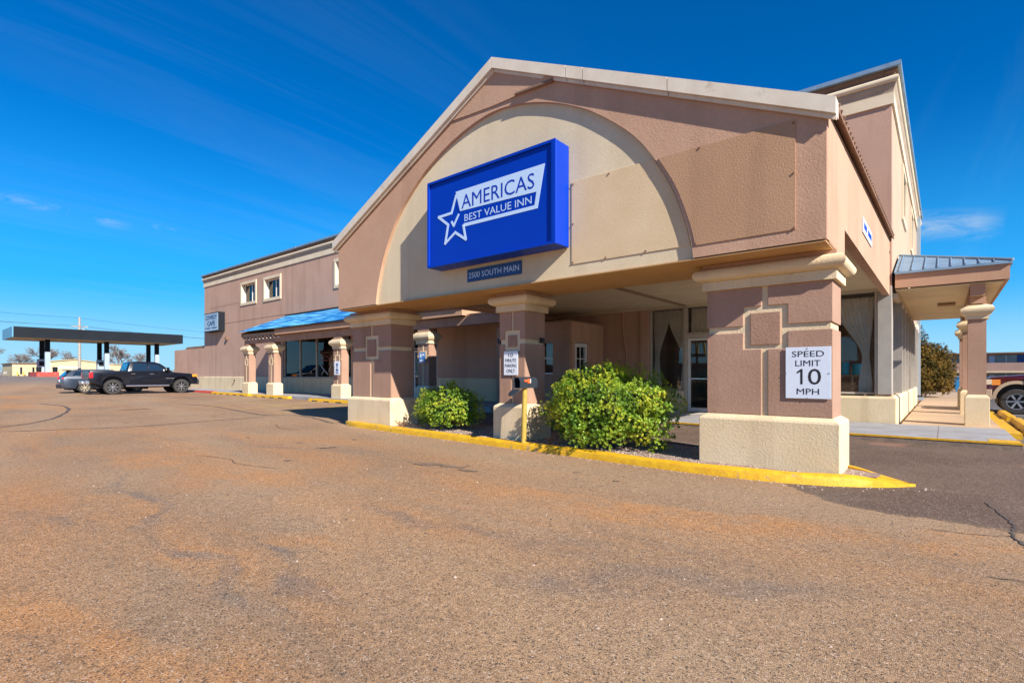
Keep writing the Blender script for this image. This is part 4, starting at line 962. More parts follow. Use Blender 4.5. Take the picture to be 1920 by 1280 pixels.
# corrugated roof panels, each about 0.9 m wide
pm_ = MB()
wv = .92; cols = []
nseg = 24
for k in range(nseg+1):
    x = k*wv/nseg; cols.append((x, .022*(1 if (k//2) % 2 else 0)))
for k in range(nseg):
    (xa, ha), (xb, hb) = cols[k], cols[k+1]
    pm_.add([(xa,12.98,roofz(12.98)+ha),(xb,12.98,roofz(12.98)+hb),(xb,15.88,roofz(15.88)+hb),(xa,15.88,roofz(15.88)+ha)], [(0,1,2,3)])
def wavy_mat():
    m_ = mat('blue_roof_sheet', (.01, .26, .62), .35, metal=.15)
    t = m_.node_tree; b = t.nodes['Principled BSDF']; L = t.links.new
    g_ = t.nodes.new('ShaderNodeNewGeometry'); mp_ = t.nodes.new('ShaderNodeMapping'); mp_.inputs['Rotation'].default_value = (0, 0, math.radians(28)); mp_.inputs['Scale'].default_value = (.5, 6, 1); L(g_.outputs['Position'], mp_.inputs[0])
    n_ = t.nodes.new('ShaderNodeTexNoise'); n_.inputs['Scale'].default_value = 1.2; n_.inputs['Detail'].default_value = 6; L(mp_.outputs[0], n_.inputs['Vector'])
    r_ = t.nodes.new('ShaderNodeValToRGB'); e = r_.color_ramp.elements; e[0].position = .43; e[0].color = (.004, .11, .36, 1); e[1].position = .60; e[1].color = (.16, .50, .66, 1)
    k_ = e.new(.52); k_.color = (.008, .19, .46, 1); L(n_.outputs[0], r_.inputs[0]); L(r_.outputs[0], b.inputs['Base Color']); return m_
M['wavy'] = wavy_mat()
me = bpy.data.meshes.new('roof_panel'); me.from_pydata(pm_.v, [], pm_.f); me.materials.append(M['wavy'])
for k in range(20):
    o = link('roof_panel', me, None, cw); o.location += Vector((-31.9+k*.93, 0, 0))
obj('roof_cap', MB().prism_y([(-31.95,4.90),(-13.2,4.90),(-13.2,4.97),(-31.95,4.97)], 15.84, 15.895), 'charcoal', cw)
obj('fascia', B(-27.55, -13.3, ye-.05, ye+.03, 3.34, 3.62), 'fascia', cw)
obj('fascia_flashing', B(-27.6, -13.25, ye-.09, ye-.052, 3.58, 3.66), 'rust', cw)
obj('fascia', MB().add([(-31.9,ye+.1,3.36),(-27.56,ye+.1,3.33),(-27.56,ye+.1,3.52),(-31.9,ye+.1,3.56),(-31.9,ye+.16,3.36),(-27.56,ye+.16,3.33),(-27.56,ye+.16,3.52),(-31.9,ye+.16,3.56)], [(0,1,2,3),(7,6,5,4),(0,4,5,1),(3,2,6,7),(1,5,6,2),(0,3,7,4)]), 'fascia', cw, label='damaged left stretch of fascia with a dark gap above')
obj('rafter', MB().box(-31.9, -27.6, ye+.3, ye+.36, 3.36, 3.6), 'rust', cw)
bb = MB()
for k in range(10):
    x = -31.3+k*.44; bb.sphere((x, ye+.06, 3.22), .045)
    
obj('light_bulbs', bb, 'signwhite', cw, label='row of small round bulbs under the damaged fascia')
for k in range(9): obj('rafter_end', B(-31.6+k*.46, -31.5+k*.46, ye-.02, ye+.5, 3.27, 3.35), 'rust', cw)
obj('end_fascia', MB().prism_x([(13.181,3.34),(15.84,3.34),(15.84,4.75),(13.181,3.62)], -13.38, -13.3), 'fascia', cw)
obj('end_fascia', MB().prism_x([(13.181,3.40),(15.84,3.40),(15.84,4.75),(13.181,3.62)], -31.9, -31.82), 'fascia', cw)
obj('header_beam', B(-31.8, -11.3, 13.33, 13.62, 3.001, 3.32), 'brown', cw)
obj('soffit', B(-31.8, -13.4, 13.19, 15.88, 3.34, 3.36), 'beam', cw)
obj('added_infill_roof', B(-13.398, -11.26, 13.34, 15.88, 3.335, 3.40), 'fascia', cw)  # infill added to block a sliver of sun that fell on the wall

# ------------------------------------------------------------------ covered walkway right
rw = thing('side_walkway_roof', 'hipped blue grey metal walkway roof on stucco posts along the right side', 'walkway roof', (.1, 20, 0))
xe = 1.15; yE = 25.5
hip = [(-.95,15.82,3.72),(xe,15.82,3.72),(xe,yE,3.72),(-.95,yE,3.72),(-.95,17.9,4.49),(-.95,yE-2.1,4.49)]
obj('roof', MB().add(hip+[(x,y,z-.03) for x,y,z in hip], [(0,1,4),(1,2,5,4),(2,3,5),(6,10,7),(7,10,11,8),(8,11,9),(0,6,7,1),(1,7,8,2),(2,8,9,3)]), 'roofmetal', rw)
A = Vector((-.95,17.9,4.49))
for k in range(9):
    x = -.85+k*.245; t = (x+.95)/2.1
    top_ = (x, lerp(17.9, 15.82, t)-.0, lerp(4.49, 3.72, t)+.012)
    if k < 8: obj('roof_seam', MB().tube((x, 15.80, 3.735), top_, .014, n=5), 'roofmetal', rw)
obj('hip_cap', MB().tube((-.95,17.9,4.50), (xe+.02,15.80,3.74), .03, n=6), 'roofmetal', rw)
for k in range(20):
    y = 16.2+k*.46; t = min(1, (y-15.82)/2.08); obj('roof_seam', MB().tube((xe+.01, y, 3.735), (lerp(xe,-.95,t), y, lerp(3.72,4.49,t)+.012), .014, n=5), 'roofmetal', rw)
obj('front_fascia', B(-.93, 1.12, 15.86, 15.95, 3.33, 3.69), 'fascia', rw)
obj('side_fascia', B(1.03, 1.119, 15.951, yE-.1, 3.33, 3.69), 'fascia', rw)
obj('rear_fascia', B(-.93, 1.12, yE-.099, yE-.02, 3.33, 3.69), 'fascia', rw)
obj('eave_flashing', MB().box(-.93, 1.16, 15.80, 15.855, 3.66, 3.715).box(1.122, 1.165, 15.856, yE, 3.66, 3.715), 'roofmetal', rw)
sb = B(-.93, 1.028, 0, .463, 3.29, 3.31).mesh('soffit_panel'); sb.materials.append(M['soffit'])
for k in range(20): link('soffit_panel', sb, None, rw).location += Vector((0, 15.955+k*.475, .001*(k % 2)))
obj('ceiling_light', B(-.15, .25, 19.6, 20.0, 3.22, 3.289), 'beam', rw)
obj('header_beam', B(.46, .72, 16.0, yE-.1, 3.02, 3.288), 'fascia', rw)
for y in (16.3, 20.9, 24.9):
    x0, x1, yb = .43, .755, y+.34; 
    p_ = obj('post', B(x0, x1, y, yb, 0, 3.02), 'brown', rw)
    obj('post_base', MB().rings([[(x0-o,y-o,z),(x1+o,y-o,z),(x1+o,yb+o,z),(x0-o,yb+o,z)] for o, z in [(.055,-.02),(.055,.66),(.004,.73)]]), 'cream', p_, bevel=.008)
    obj('capital', MB().rings([[(x0-o,y-o,z),(x1+o,y-o,z),(x1+o,yb+o,z),(x0-o,yb+o,z)] for o, z in [(.003,2.50),(.04,2.50),(.04,2.58),(.09,2.62),(.135,2.69),(.135,2.75),(.10,2.80),(.03,2.83),(.003,2.84)]]), 'cream', p_, smooth=35)
    obj('neck_block', B(x0+.03, x1-.03, y-.05, yb+.02, 2.86, 3.285), 'fascia', p_)

# ------------------------------------------------------------------ curtains and lobby things
def curtain(label, x0, x1, z0, z1, tie=None, y=16.2, n=46, group=None):
    mb = MB(); rows = 24; R = []
    for j in range(rows+1):
        z = z1+(z0-z1)*j/rows
        if tie:
            tx, tz, tw = tie
            if z > tz: t = sm(0, 1, (z1-z)/(z1-tz))**1.3; a, b = lerp(x0, tx-tw, t), lerp(x1, tx+tw, t)
            else: t = min(1, (tz-z)/(tz-z0)*1.4); a, b = lerp(tx-tw, tx-tw*2.0, t), lerp(tx+tw, tx+tw*1.8, t)
        else: a, b = x0, x1
        R.append([(lerp(a, b, i/n), y+.05*math.sin(i*1.1)*min(1, (b-a)*1.6+.25)+.01*math.sin(i*.5+j*.2), z) for i in range(n+1)])
    vs = [p for r in R for p in r]; fs = [(j*(n+1)+i, j*(n+1)+i+1, (j+1)*(n+1)+i+1, (j+1)*(n+1)+i) for j in range(rows) for i in range(n)]
    me = bpy.data.meshes.new('curtain'); me.from_pydata(vs, [], fs); me.polygons.foreach_set('use_smooth', [True]*len(fs))
    o = link('curtain', me, M['curtain']); tag(o, label, 'curtain', group); return o
curtain('pale curtain tied back at the left edge of the window beside the lobby door', -7.42, -6.86, .72, 3.28, (-7.28, 1.72, .07))
curtain('pale curtain tied back against the frame of the lobby door', -6.92, -6.28, .72, 3.28, (-6.36, 1.62, .06))
curtain('short gathered curtain above the glass lobby door', -6.14, -5.22, 2.46, 3.28)
curtain('pale curtain tied back beside the grey corner post of the lobby', -2.25, -1.37, .72, 3.2, (-1.56, 1.62, .08))
curtain('pale curtain hanging behind the cafe window, left of the second post', -31.9, -30.9, 1.1, 3.3, y=16.35)
ds_ = thing('display_shelf', 'dark lobby shelf stacked with turquoise tubs behind the corner window', 'shelf', (-2.4, 17.4, 0))
q = MB()
for z in (.55, .85, 1.15): q.box(-3.2, -1.7, 17.2, 17.7, z, z+.04)
q.box(-3.2, -3.15, 17.2, 17.7, 0, 1.2); q.box(-1.75, -1.7, 17.2, 17.7, 0, 1.2)
obj('shelf_frame', q, 'wood', ds_)
for k in range(5):
    x = -3.05+.29*k; o = obj('tub', MB().tube((x, 17.4, 1.192), (x, 17.4, 1.5+.05*(k % 2)), .11, .12, n=12), 'turq', None, smooth=40)
    tag(o, ('leftmost', 'second from left', 'middle', 'second from right', 'rightmost')[k]+' turquoise tub standing on the lobby display shelf', 'tub', 'turquoise tubs on the lobby shelf')
def cafe_chair(x, y, rz, label):
    t = thing('cafe_chair', label, 'chair', (x, y, .1), rz)
    obj('seat', B(-.22, .22, -.22, .22, .43, .47), 'plastic', t, local=True, bevel=.01)
    obj('backrest', MB().box(-.2, .2, .19, .22, .6, 1.0), 'plastic', t, local=True, bevel=.01)
    for a_ in (-.19, .19):
        for b_ in (-.19, .2): obj('leg', MB().tube((a_, b_, 0), (a_, b_, .43 if b_ < 0 else .95), .014, n=6), 'chrome', t, local=True)
cafe_chair(-31.4, 17.0, .3, 'black cafe chair with metal legs inside the first cafe window pane')
cafe_chair(-30.7, 17.2, -1.2, 'black cafe chair turned sideways, right of the first one inside the cafe')
ct = thing('cafe_table', 'low blue topped table inside the middle cafe window', 'table', (-29.4, 17.3, .1))
obj('top', MB().tube((-29.4, 17.3, .82), (-29.4, 17.3, .86), .45, n=20), 'plateblue', ct); obj('pedestal', MB().tube((-29.4, 17.3, .1), (-29.4, 17.3, .82), .05, n=8), 'black', ct)

# window paint scribbles on the cafe glass (illegible swirls)
rn = random.Random(4)
def scribble(cx, cz, w_, h_, m_, nm, n=4):
    q = MB()
    for k in range(n):
        z = cz+h_*(.5-(k+.5)/n); pts = []; x = cx-w_/2
        while x < cx+w_/2: pts.append((x, YW+.112, z+rn.uniform(-.09, .09))); x += rn.uniform(.05, .11)
        q.path(pts, .009, n=3)
    o = obj(nm, q, m_); return o
M['pinkpaint'] = mat('pink_paint', (.50, .16, .14), .8); M['whitepaint'] = mat('white_paint', (.65, .66, .66), .8)
tag(scribble(-27.2, 2.25, 1.7, .6, 'pinkpaint', 'window_lettering', 3), 'faded pink hand painted lettering on the cafe window glass', 'lettering')
o = obj('window_lettering', MB().path([(-28.0,YW+.112,1.75),(-27.2,YW+.112,1.2)], .02, 4).path([(-26.7,YW+.112,1.9),(-27.1,YW+.112,1.35)], .015, 4).path([(-27.9,YW+.112,1.2),(-27.6,YW+.112,1.45),(-27.3,YW+.112,1.3)], .012, 4), 'whitepaint'); tag(o, 'white painted strokes low on the cafe window, below the pink lettering', 'lettering')

# ------------------------------------------------------------------ wheel stops
def stop(x0, x1, y0, y1, z, m, label, group, h=.14, slots=0):
    t = thing('wheel_stop', label, 'wheel stop', ((x0+x1)/2, (y0+y1)/2, z), 0, group)
    if (x1-x0) > (y1-y0):
        poly = [(y0, z), (y1, z), (y1-.04, z+h), (y0+.05, z+h)]; q = MB().prism_x(poly, x0, x1)
        b = obj('block', q, m, t, bevel=.012)
        for k in range(slots):
            xs = x0+(x1-x0)*(k+.6)/(slots+.4); obj('drain_slot', B(xs-.22, xs+.22, y0-.004, y0+.06, z+.0, z+.045), 'black', t)
    else:
        poly = [(x0, z), (x1, z), (x1-.05, z+h), (x0+.05, z+h)]; q = MB().prism_y(poly, y0, y1)
        b = obj('block', q, m, t, bevel=.02)
        for k in range(slots):
            ys = y0+(y1-y0)*(k+.6)/(slots+.4); obj('drain_slot', B(x0-.004, x0+.05, ys-.12, ys+.12, z, z+.05), 'black', t)
    return t
g_ = 'yellow concrete wheel stops by the cafe walkway'
stop(-34.9, -29.75, 12.62, 12.88, gz(-32, 12.8), 'yellow', 'longest yellow wheel stop, next to the red one by the cafe walkway', g_, slots=5)
stop(-29.35, -25.2, 12.62, 12.88, gz(-27, 12.8), 'yellow', 'yellow wheel stop in front of the second walkway post, between two others', g_, slots=4)
stop(-22.9, -19.5, 12.45, 12.72, gz(-21, 12.8), 'yellow', 'yellow wheel stop nearest the left front pillar, by the post with the white sign', g_, slots=3)
stop(-41.5, -35.3, 12.85, 13.15, gz(-38, 13), 'red', 'red painted concrete wheel stop by the nose of the black pickup', None, h=.13)
stop(1.28, 1.56, 15.3, 18.6, gz(1.4, 17)-.01, 'yellow', 'yellow wheel stop at the kerb, nearest to the front walkway post', 'yellow wheel stops by the side walkway', h=.17, slots=2)
stop(1.24, 1.50, 19.1, 22.0, gz(1.4, 20)-.01, 'yellow', 'yellow wheel stop half hidden behind the nearer one, by the maroon car', 'yellow wheel stops by the side walkway', h=.17, slots=1)

# ------------------------------------------------------------------ shrubs
def leafy(name, label, cat, c, r, n, size, m, seed, flat_bottom=0., stems=14, clump=.22, tops=()):
    rnd = random.Random(seed); root = thing(name, label, cat, c)
    vs, fs = [], []
    shoots = []
    for _ in range(int(n/9)):
        # shoot tips on a lumpy shell
        while True:
            d = Vector((rnd.gauss(0,1), rnd.gauss(0,1), rnd.gauss(0,1))).normalized()
            if d.z > -.75: break
        lump = 1 + clump*noise.noise(d*2.1+Vector((seed,0,0))) + .5*clump*noise.noise(d*5.3+Vector((0,seed,0)))
        k = rnd.uniform(.72, 1.04) if rnd.random() < .75 else rnd.uniform(.4, .8)
        p = Vector((d.x*r[0], d.y*r[1], d.z*r[2]))*lump*k + Vector((0,0,r[2]*.92))
        if p.z < .02: p.z = rnd.uniform(.02, .2)
        for (tx, ty, tz, tr) in tops: pass
        shoots.append((p, d))
    for (tx, ty, tz, tr) in tops:
        for _ in range(34):
            d = Vector((rnd.gauss(0,1), rnd.gauss(0,1), rnd.gauss(0,1)+.5)).normalized(); shoots.append((Vector((tx,ty,tz))+d*tr*rnd.uniform(.3,1), d))
    for p, d in shoots:
        up = (d*.9+Vector((rnd.gauss(0,.35), rnd.gauss(0,.35), .55+rnd.gauss(0,.3)))).normalized()
        u = up.orthogonal().normalized(); w = up.cross(u); a0 = rnd.uniform(0, 6.28)
        for q in range(9):
            a = a0+q*2.4; rad = (u*math.cos(a)+w*math.sin(a)); s = size*rnd.uniform(.65, 1.25)
            ld = (rad*(.85)+up*rnd.uniform(.1, .9)).normalized(); sd_ = ld.cross(up).normalized()
            base = p + up*(q*.004*size/.03-.01)
            nrm = sd_.cross(ld)
            i = len(vs)
            vs += [base, base+ld*s*.55+sd_*s*.30+nrm*s*.08, base+ld*s, base+ld*s*.55-sd_*s*.30+nrm*s*.08]
            fs += [(i, i+1, i+2), (i, i+2, i+3)]
    me = bpy.data.meshes.new('foliage'); me.from_pydata([tuple(v) for v in vs], [], fs)
    o = link('foliage', me, M[m], root, local=True)
    st = MB()
    for _ in range(stems):
        d = Vector((rnd.gauss(0,.5), rnd.gauss(0,.5), 1)).normalized()
        a = Vector((rnd.uniform(-.1,.1), rnd.uniform(-.1,.1), -.05)); b = Vector((d.x*r[0]*.8, d.y*r[1]*.8, r[2]*1.3*d.z)); mid = a.lerp(b, .5)+Vector((rnd.uniform(-.08,.08), rnd.uniform(-.08,.08), 0))
        st.tube(a, mid, .016, .011, 5); st.tube(mid, b, .011, .005, 5)
    obj('stem', st, 'bark', root, local=True)
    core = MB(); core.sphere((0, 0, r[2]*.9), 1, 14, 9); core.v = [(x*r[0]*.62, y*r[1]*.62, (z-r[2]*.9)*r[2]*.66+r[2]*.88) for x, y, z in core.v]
    obj('inner_shade_core', core, mat('inner_shade_dark', (.035, .045, .015), .95, var=.4, vscale=8), root, local=True)  # solid dark core, painting the shade deep inside the foliage
    return root
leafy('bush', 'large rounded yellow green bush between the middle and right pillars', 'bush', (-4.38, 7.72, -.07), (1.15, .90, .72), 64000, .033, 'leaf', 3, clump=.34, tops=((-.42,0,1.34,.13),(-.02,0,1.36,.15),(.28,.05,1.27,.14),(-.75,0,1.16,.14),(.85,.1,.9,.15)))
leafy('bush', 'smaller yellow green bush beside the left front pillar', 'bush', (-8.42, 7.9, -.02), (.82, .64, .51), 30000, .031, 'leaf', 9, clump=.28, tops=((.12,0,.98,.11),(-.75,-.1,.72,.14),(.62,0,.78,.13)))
leafy('juniper_shrub', 'tall brown green clipped juniper beyond the side walkway', 'shrub', (-1.05, 35.6, -.1), (1.5, 2.4, 1.55), 60000, .075, 'juniper', 21, clump=.18)
leafy('juniper_shrub', 'taller narrow juniper against the rear corner of the building', 'shrub', (-1.45, 33.7, -.1), (.95, 1.0, 2.05), 26000, .075, 'juniper', 25, clump=.2)
def dry_weed(label, c, n, h, seed):
    rnd = random.Random(seed); root = thing('dry_weed', label, 'weed', c)
    st = MB(); lf = MB()
    for _ in range(n):
        a = rnd.uniform(0, 6.28); r_ = rnd.uniform(.3, 1)*h*.8; e = (math.cos(a)*r_, math.sin(a)*r_, rnd.uniform(.5, 1)*h); st.tube((0,0,0), e, .004, .002, 4)
        for t in (.5, .7, .85, 1.):
            p = Vector(e)*t; d = Vector((rnd.gauss(0,1), rnd.gauss(0,1), rnd.gauss(0,.6))).normalized()*.03; w_ = d.orthogonal()*.4
            lf.add([p, p+d*.6+w_, p+d, p+d*.6-w_], [(0,1,2,3)])
    obj('stem', st, 'twig', root, local=True); obj('leaf', lf, 'twig', root, local=True); return root
dry_weed('low reddish dry weed at the foot of the left front pillar', (-9.45, 7.42, -.02), 22, .22, 2)
dry_weed('sprig of dry weed under the edge of the large bush', (-5.2, 7.25, -.02), 12, .16, 7)
lf = MB(); rnd = random.Random(12)
for _ in range(260):
    x = rnd.uniform(-9.9, -2.8); y = rnd.uniform(7.15, 8.4) if rnd.random() < .7 else rnd.uniform(6.6, 7.0); z = (-.028+.004*-x) if y > 7.1 else gz(x, y)+.006
    a = rnd.uniform(0, 6.28); s = rnd.uniform(.012, .03); d = Vector((math.cos(a)*s, math.sin(a)*s, rnd.uniform(0, .01))); w_ = Vector((-math.sin(a)*s*.4, math.cos(a)*s*.4, .004))
    p = Vector((x, y, z+.004)); lf.add([p, p+d*.5+w_, p+d, p+d*.5-w_], [(0,1,2,3)])
o = obj('fallen_leaves', lf, 'twig'); o['kind'] = 'stuff'; o['label'] = 'dry fallen leaves in the planting bed'

# ------------------------------------------------------------------ vehicles (local x forward, y left, z up from the ground)
def wheel(parent, x, y, r, w_, side_, rim='rim', spokes=10, tone='tire', rr=.66):
    q = MB(); n = 28; R = []
    for (rad, yy) in ((r*rr, -w_/2), (r*.93, -w_/2), (r, -w_/2+.04), (r, w_/2-.04), (r*.93, w_/2), (r*rr, w_/2)):
        R.append([(rad*math.cos(2*math.pi*i/n), yy, rad*math.sin(2*math.pi*i/n)) for i in range(n)])
    q.rings(R, cap=False); q.v = [(a+x, b+y, c+r) for a, b, c in q.v]
    t = obj('wheel', q, tone, parent, smooth=40, local=True)
    s = side_; yo = y+s*(w_/2-.05)
    d = MB(); d.tube((x, yo-s*.06, r), (x, yo-s*.05, r), r*rr, n=n); obj('brake_disc', d, 'black', t, local=True)
    h = MB(); h.tube((x, yo-s*.03, r), (x, yo+s*.03, r), r*.10, n=10)
    for k in range(spokes):
        a = 2*math.pi*k/spokes; c_, s_ = math.cos(a), math.sin(a); r0, r1 = r*.10, r*rr*.97; wd = r*(.03 if spokes >= 8 else .06)
        P_ = []
        for yy in (yo-s*.01, yo+s*.02):
            for rad, ww in ((r0, wd), (r1, wd*1.3)):
                for e in (-1, 1): P_.append((x+rad*c_-e*ww*s_, yy, r+rad*s_+e*ww*c_))
        h.add(P_, [(0,1,3,2),(4,6,7,5),(0,2,6,4),(1,5,7,3),(2,3,7,6),(0,4,5,1)])
    obj('rim', h, rim, t, local=True)
    k_ = MB(); R = []
    for (rad, yy) in ((r*rr*1.02, 0), (r*rr*1.02, .03), (r*rr*.92, .03), (r*rr*.92, 0)): R.append([(x+rad*math.cos(2*math.pi*i/n), yo+s*yy, r+rad*math.sin(2*math.pi*i/n)) for i in range(n)])
    k_.rings(R+[R[0]], cap=False); obj('rim_lip', k_, 'rim' if spokes == 8 else rim, t, smooth=40, local=True)
    return t
def arch_pts(cx, r, z0, n=12, h=None):       # arch cut-out, going from front to rear along the sill
    h = h or r
    return [(cx+r*math.cos(a), z0+h*math.sin(a)) for a in [math.pi*k/n for k in range(n+1)]]
def body_side(mb, poly, w, inset=.0, top=None):
    """extrude a side outline across the width with rounded shoulders: sections narrow with height"""
    def hw(z): return w/2 - inset*max(0, (z-.9))**1.2
    n = len(poly); vs = []
    secs = [(-1, .93), (-1, 1.), (1, 1.), (1, .93)]
    for s, k in [(-1, 1.0), (1, 1.0)]: vs += [(x, s*hw(z), z) for x, z in poly]
    fs = [tuple(range(n)), tuple(reversed(range(n, 2*n)))] + [(i, (i+1) % n, n+(i+1) % n, n+i) for i in range(n)]
    return mb.add(vs, fs)
def loft_cab(poly, w0, w1, z0, z1):      # greenhouse: narrower at the top
    n = len(poly); hw = lambda z: lerp(w0/2, w1/2, (z-z0)/(z1-z0))
    vs = [(x, -hw(z), z) for x, z in poly] + [(x, hw(z), z) for x, z in poly]
    return MB().add(vs, [tuple(range(n)), tuple(reversed(range(n, 2*n)))] + [(i, (i+1) % n, n+(i+1) % n, n+i) for i in range(n)]), hw
def side_panel(poly, hw, s, th=.008, off=.004):
    n = len(poly); vs = [(x, s*(hw(z)+off), z) for x, z in poly] + [(x, s*(hw(z)+off+th), z) for x, z in poly]
    return MB().add(vs, [tuple(range(n)), tuple(reversed(range(n, 2*n)))] + [(i, (i+1) % n, n+(i+1) % n, n+i) for i in range(n)])

# black pickup: local x = forward (+Y world), its right side faces +X
def pickup():
    L0, L1 = -2.78, 2.82
    t = thing('pickup_truck', 'black crew cab pickup truck nosed in towards the building', 'pickup truck', (-38.62, 9.98, gz(-38.6, 10)), math.radians(90))
    wb0, wb1, r = -1.70, 1.87, .43
    W_ = 2.0
    low = [(L1-.02, .62), (L1, .95), (L1-.10, 1.12), (L1-.35, 1.24), (1.45, 1.33), (1.40, 1.36), (-.95, 1.37), (-.96, 1.40), (L0+.05, 1.41), (L0, 1.30), (L0, .75), (L0+.1, .68)]
    a0 = [(x, z) for x, z in arch_pts(wb0, .53, .55)]; a1 = arch_pts(wb1, .53, .55)
    bottom = list(reversed(a0)) + list(reversed(a1))
    b = obj('body', body_side(MB(), low + [(wb0-.53, .55)] + bottom[1:-1] + [(wb1+.53, .55)], W_, .08), 'truck', t, local=True, bevel=.02, smooth=35)
    cab = [(1.42, 1.34), (.72, 1.88), (.45, 1.96), (-.55, 1.97), (-.80, 1.92), (-.95, 1.38), (-.94, 1.34)]
    cm, hw = loft_cab(cab, 1.92, 1.56, 1.34, 1.97)
    obj('cab', cm, 'truck', t, local=True, bevel=.02, smooth=35)
    for s in (-1, 1):
        obj('side_window', side_panel([(.13,1.42),(1.02,1.42),(.62,1.80),(.13,1.84)], hw, s), 'carglass', t, local=True)
        obj('side_window', side_panel([(-.76,1.42),(.03,1.42),(.03,1.84),(-.62,1.85)], hw, s), 'carglass', t, local=True)
        d = side_panel([(.10,.66),(1.12,.66),(1.12,1.36),(.10,1.38)], lambda z: .995-.08*max(0, z-.9)**1.2, s, .006, .004); dd = obj('door', d, 'truck', t, local=True)
        obj('door_handle', B(.16, .36, s*1.02-.02, s*1.02+.02, 1.20, 1.235), 'chrome', dd, local=True)
        d = side_panel([(-.86,.66),(.06,.66),(.06,1.38),(-.86,1.38)], lambda z: .995-.08*max(0, z-.9)**1.2, s, .006, .004); dd = obj('door', d, 'truck', t, local=True)
        obj('door_handle', B(-.80, -.60, s*1.02-.02, s*1.02+.02, 1.20, 1.235), 'chrome', dd, local=True)
        obj('mirror', MB().box(.98, 1.16, s*1.12-.1, s*1.12+.1, 1.42, 1.62), 'truck', t, local=True, bevel=.02)
        obj('headlight', B(L1-.32, L1-.02, s*.86-.13, s*.86+.13, .98, 1.2), 'amber', t, local=True, bevel=.02)
        obj('tail_light', B(L0-.015, L0+.16, s*.93-.075, s*.93+.075, .98, 1.30), 'taillight', t, local=True, bevel=.015)
        obj('side_step', MB().tube((-1.05, s*1.0, .50), (1.2, s*1.0, .50), .04, n=8), 'chrome', t, local=True)
        obj('fender_flare', MB().rings([[(wb0+.53*1.0*k*math.cos(a), s*(1.0+o_), .55+.53*k*math.sin(a)) for a in [math.pi*i/16 for i in range(17)]] for k, o_ in ((.98, -.05), (.98, .03), (1.1, .03), (1.1, -.05))], cap=False), 'truck', t, local=True)
        obj('fender_flare', MB().rings([[(wb1+.53*1.0*k*math.cos(a), s*(1.0+o_), .55+.53*k*math.sin(a)) for a in [math.pi*i/16 for i in range(17)]] for k, o_ in ((.98, -.05), (.98, .03), (1.1, .03), (1.1, -.05))], cap=False), 'truck', t, local=True)
        wheel(t, wb0, s*.93, r, .28, s, 'alloy', 8); wheel(t, wb1, s*.93, r, .28, s, 'alloy', 8)
    obj('rear_window', MB().add([(-.955,-.62,1.46),(-.955,.62,1.46),(-.845,.56,1.86),(-.845,-.56,1.86)], [(0,1,2,3)]), 'carglass', t, local=True)
    obj('windscreen', MB().add([(1.39,-.80,1.40),(1.39,.80,1.40),(.80,.70,1.85),(.80,-.70,1.85)], [(0,1,2,3)]), 'carglass', t, local=True)
    obj('rear_bumper', B(L0-.14, L0+.02, -.95, .95, .60, .80), 'chrome', t, local=True, bevel=.03)
    obj('front_bumper', B(L1-.06, L1+.10, -.97, .97, .55, .88), 'plastic', t, local=True, bevel=.04)
    obj('tailgate', B(L0-.012, L0+.0, -.82, .82, .82, 1.38), 'truck', t, local=True)
    obj('underbody', MB().box(-2.4, 2.5, -.7, .7, .38, .56).box(-2.6, 2.65, -.77, .77, .561, 1.22), 'black', t, local=True)
    obj('badge', B(1.0, 1.45, -1.012, -1.004, .93, .965), 'chrome', t, local=True)
    obj('number_plate', B(L0-.155, L0-.142, -.16, .16, .66, .78), 'signwhite', t, local=True)
    return t
pickup()

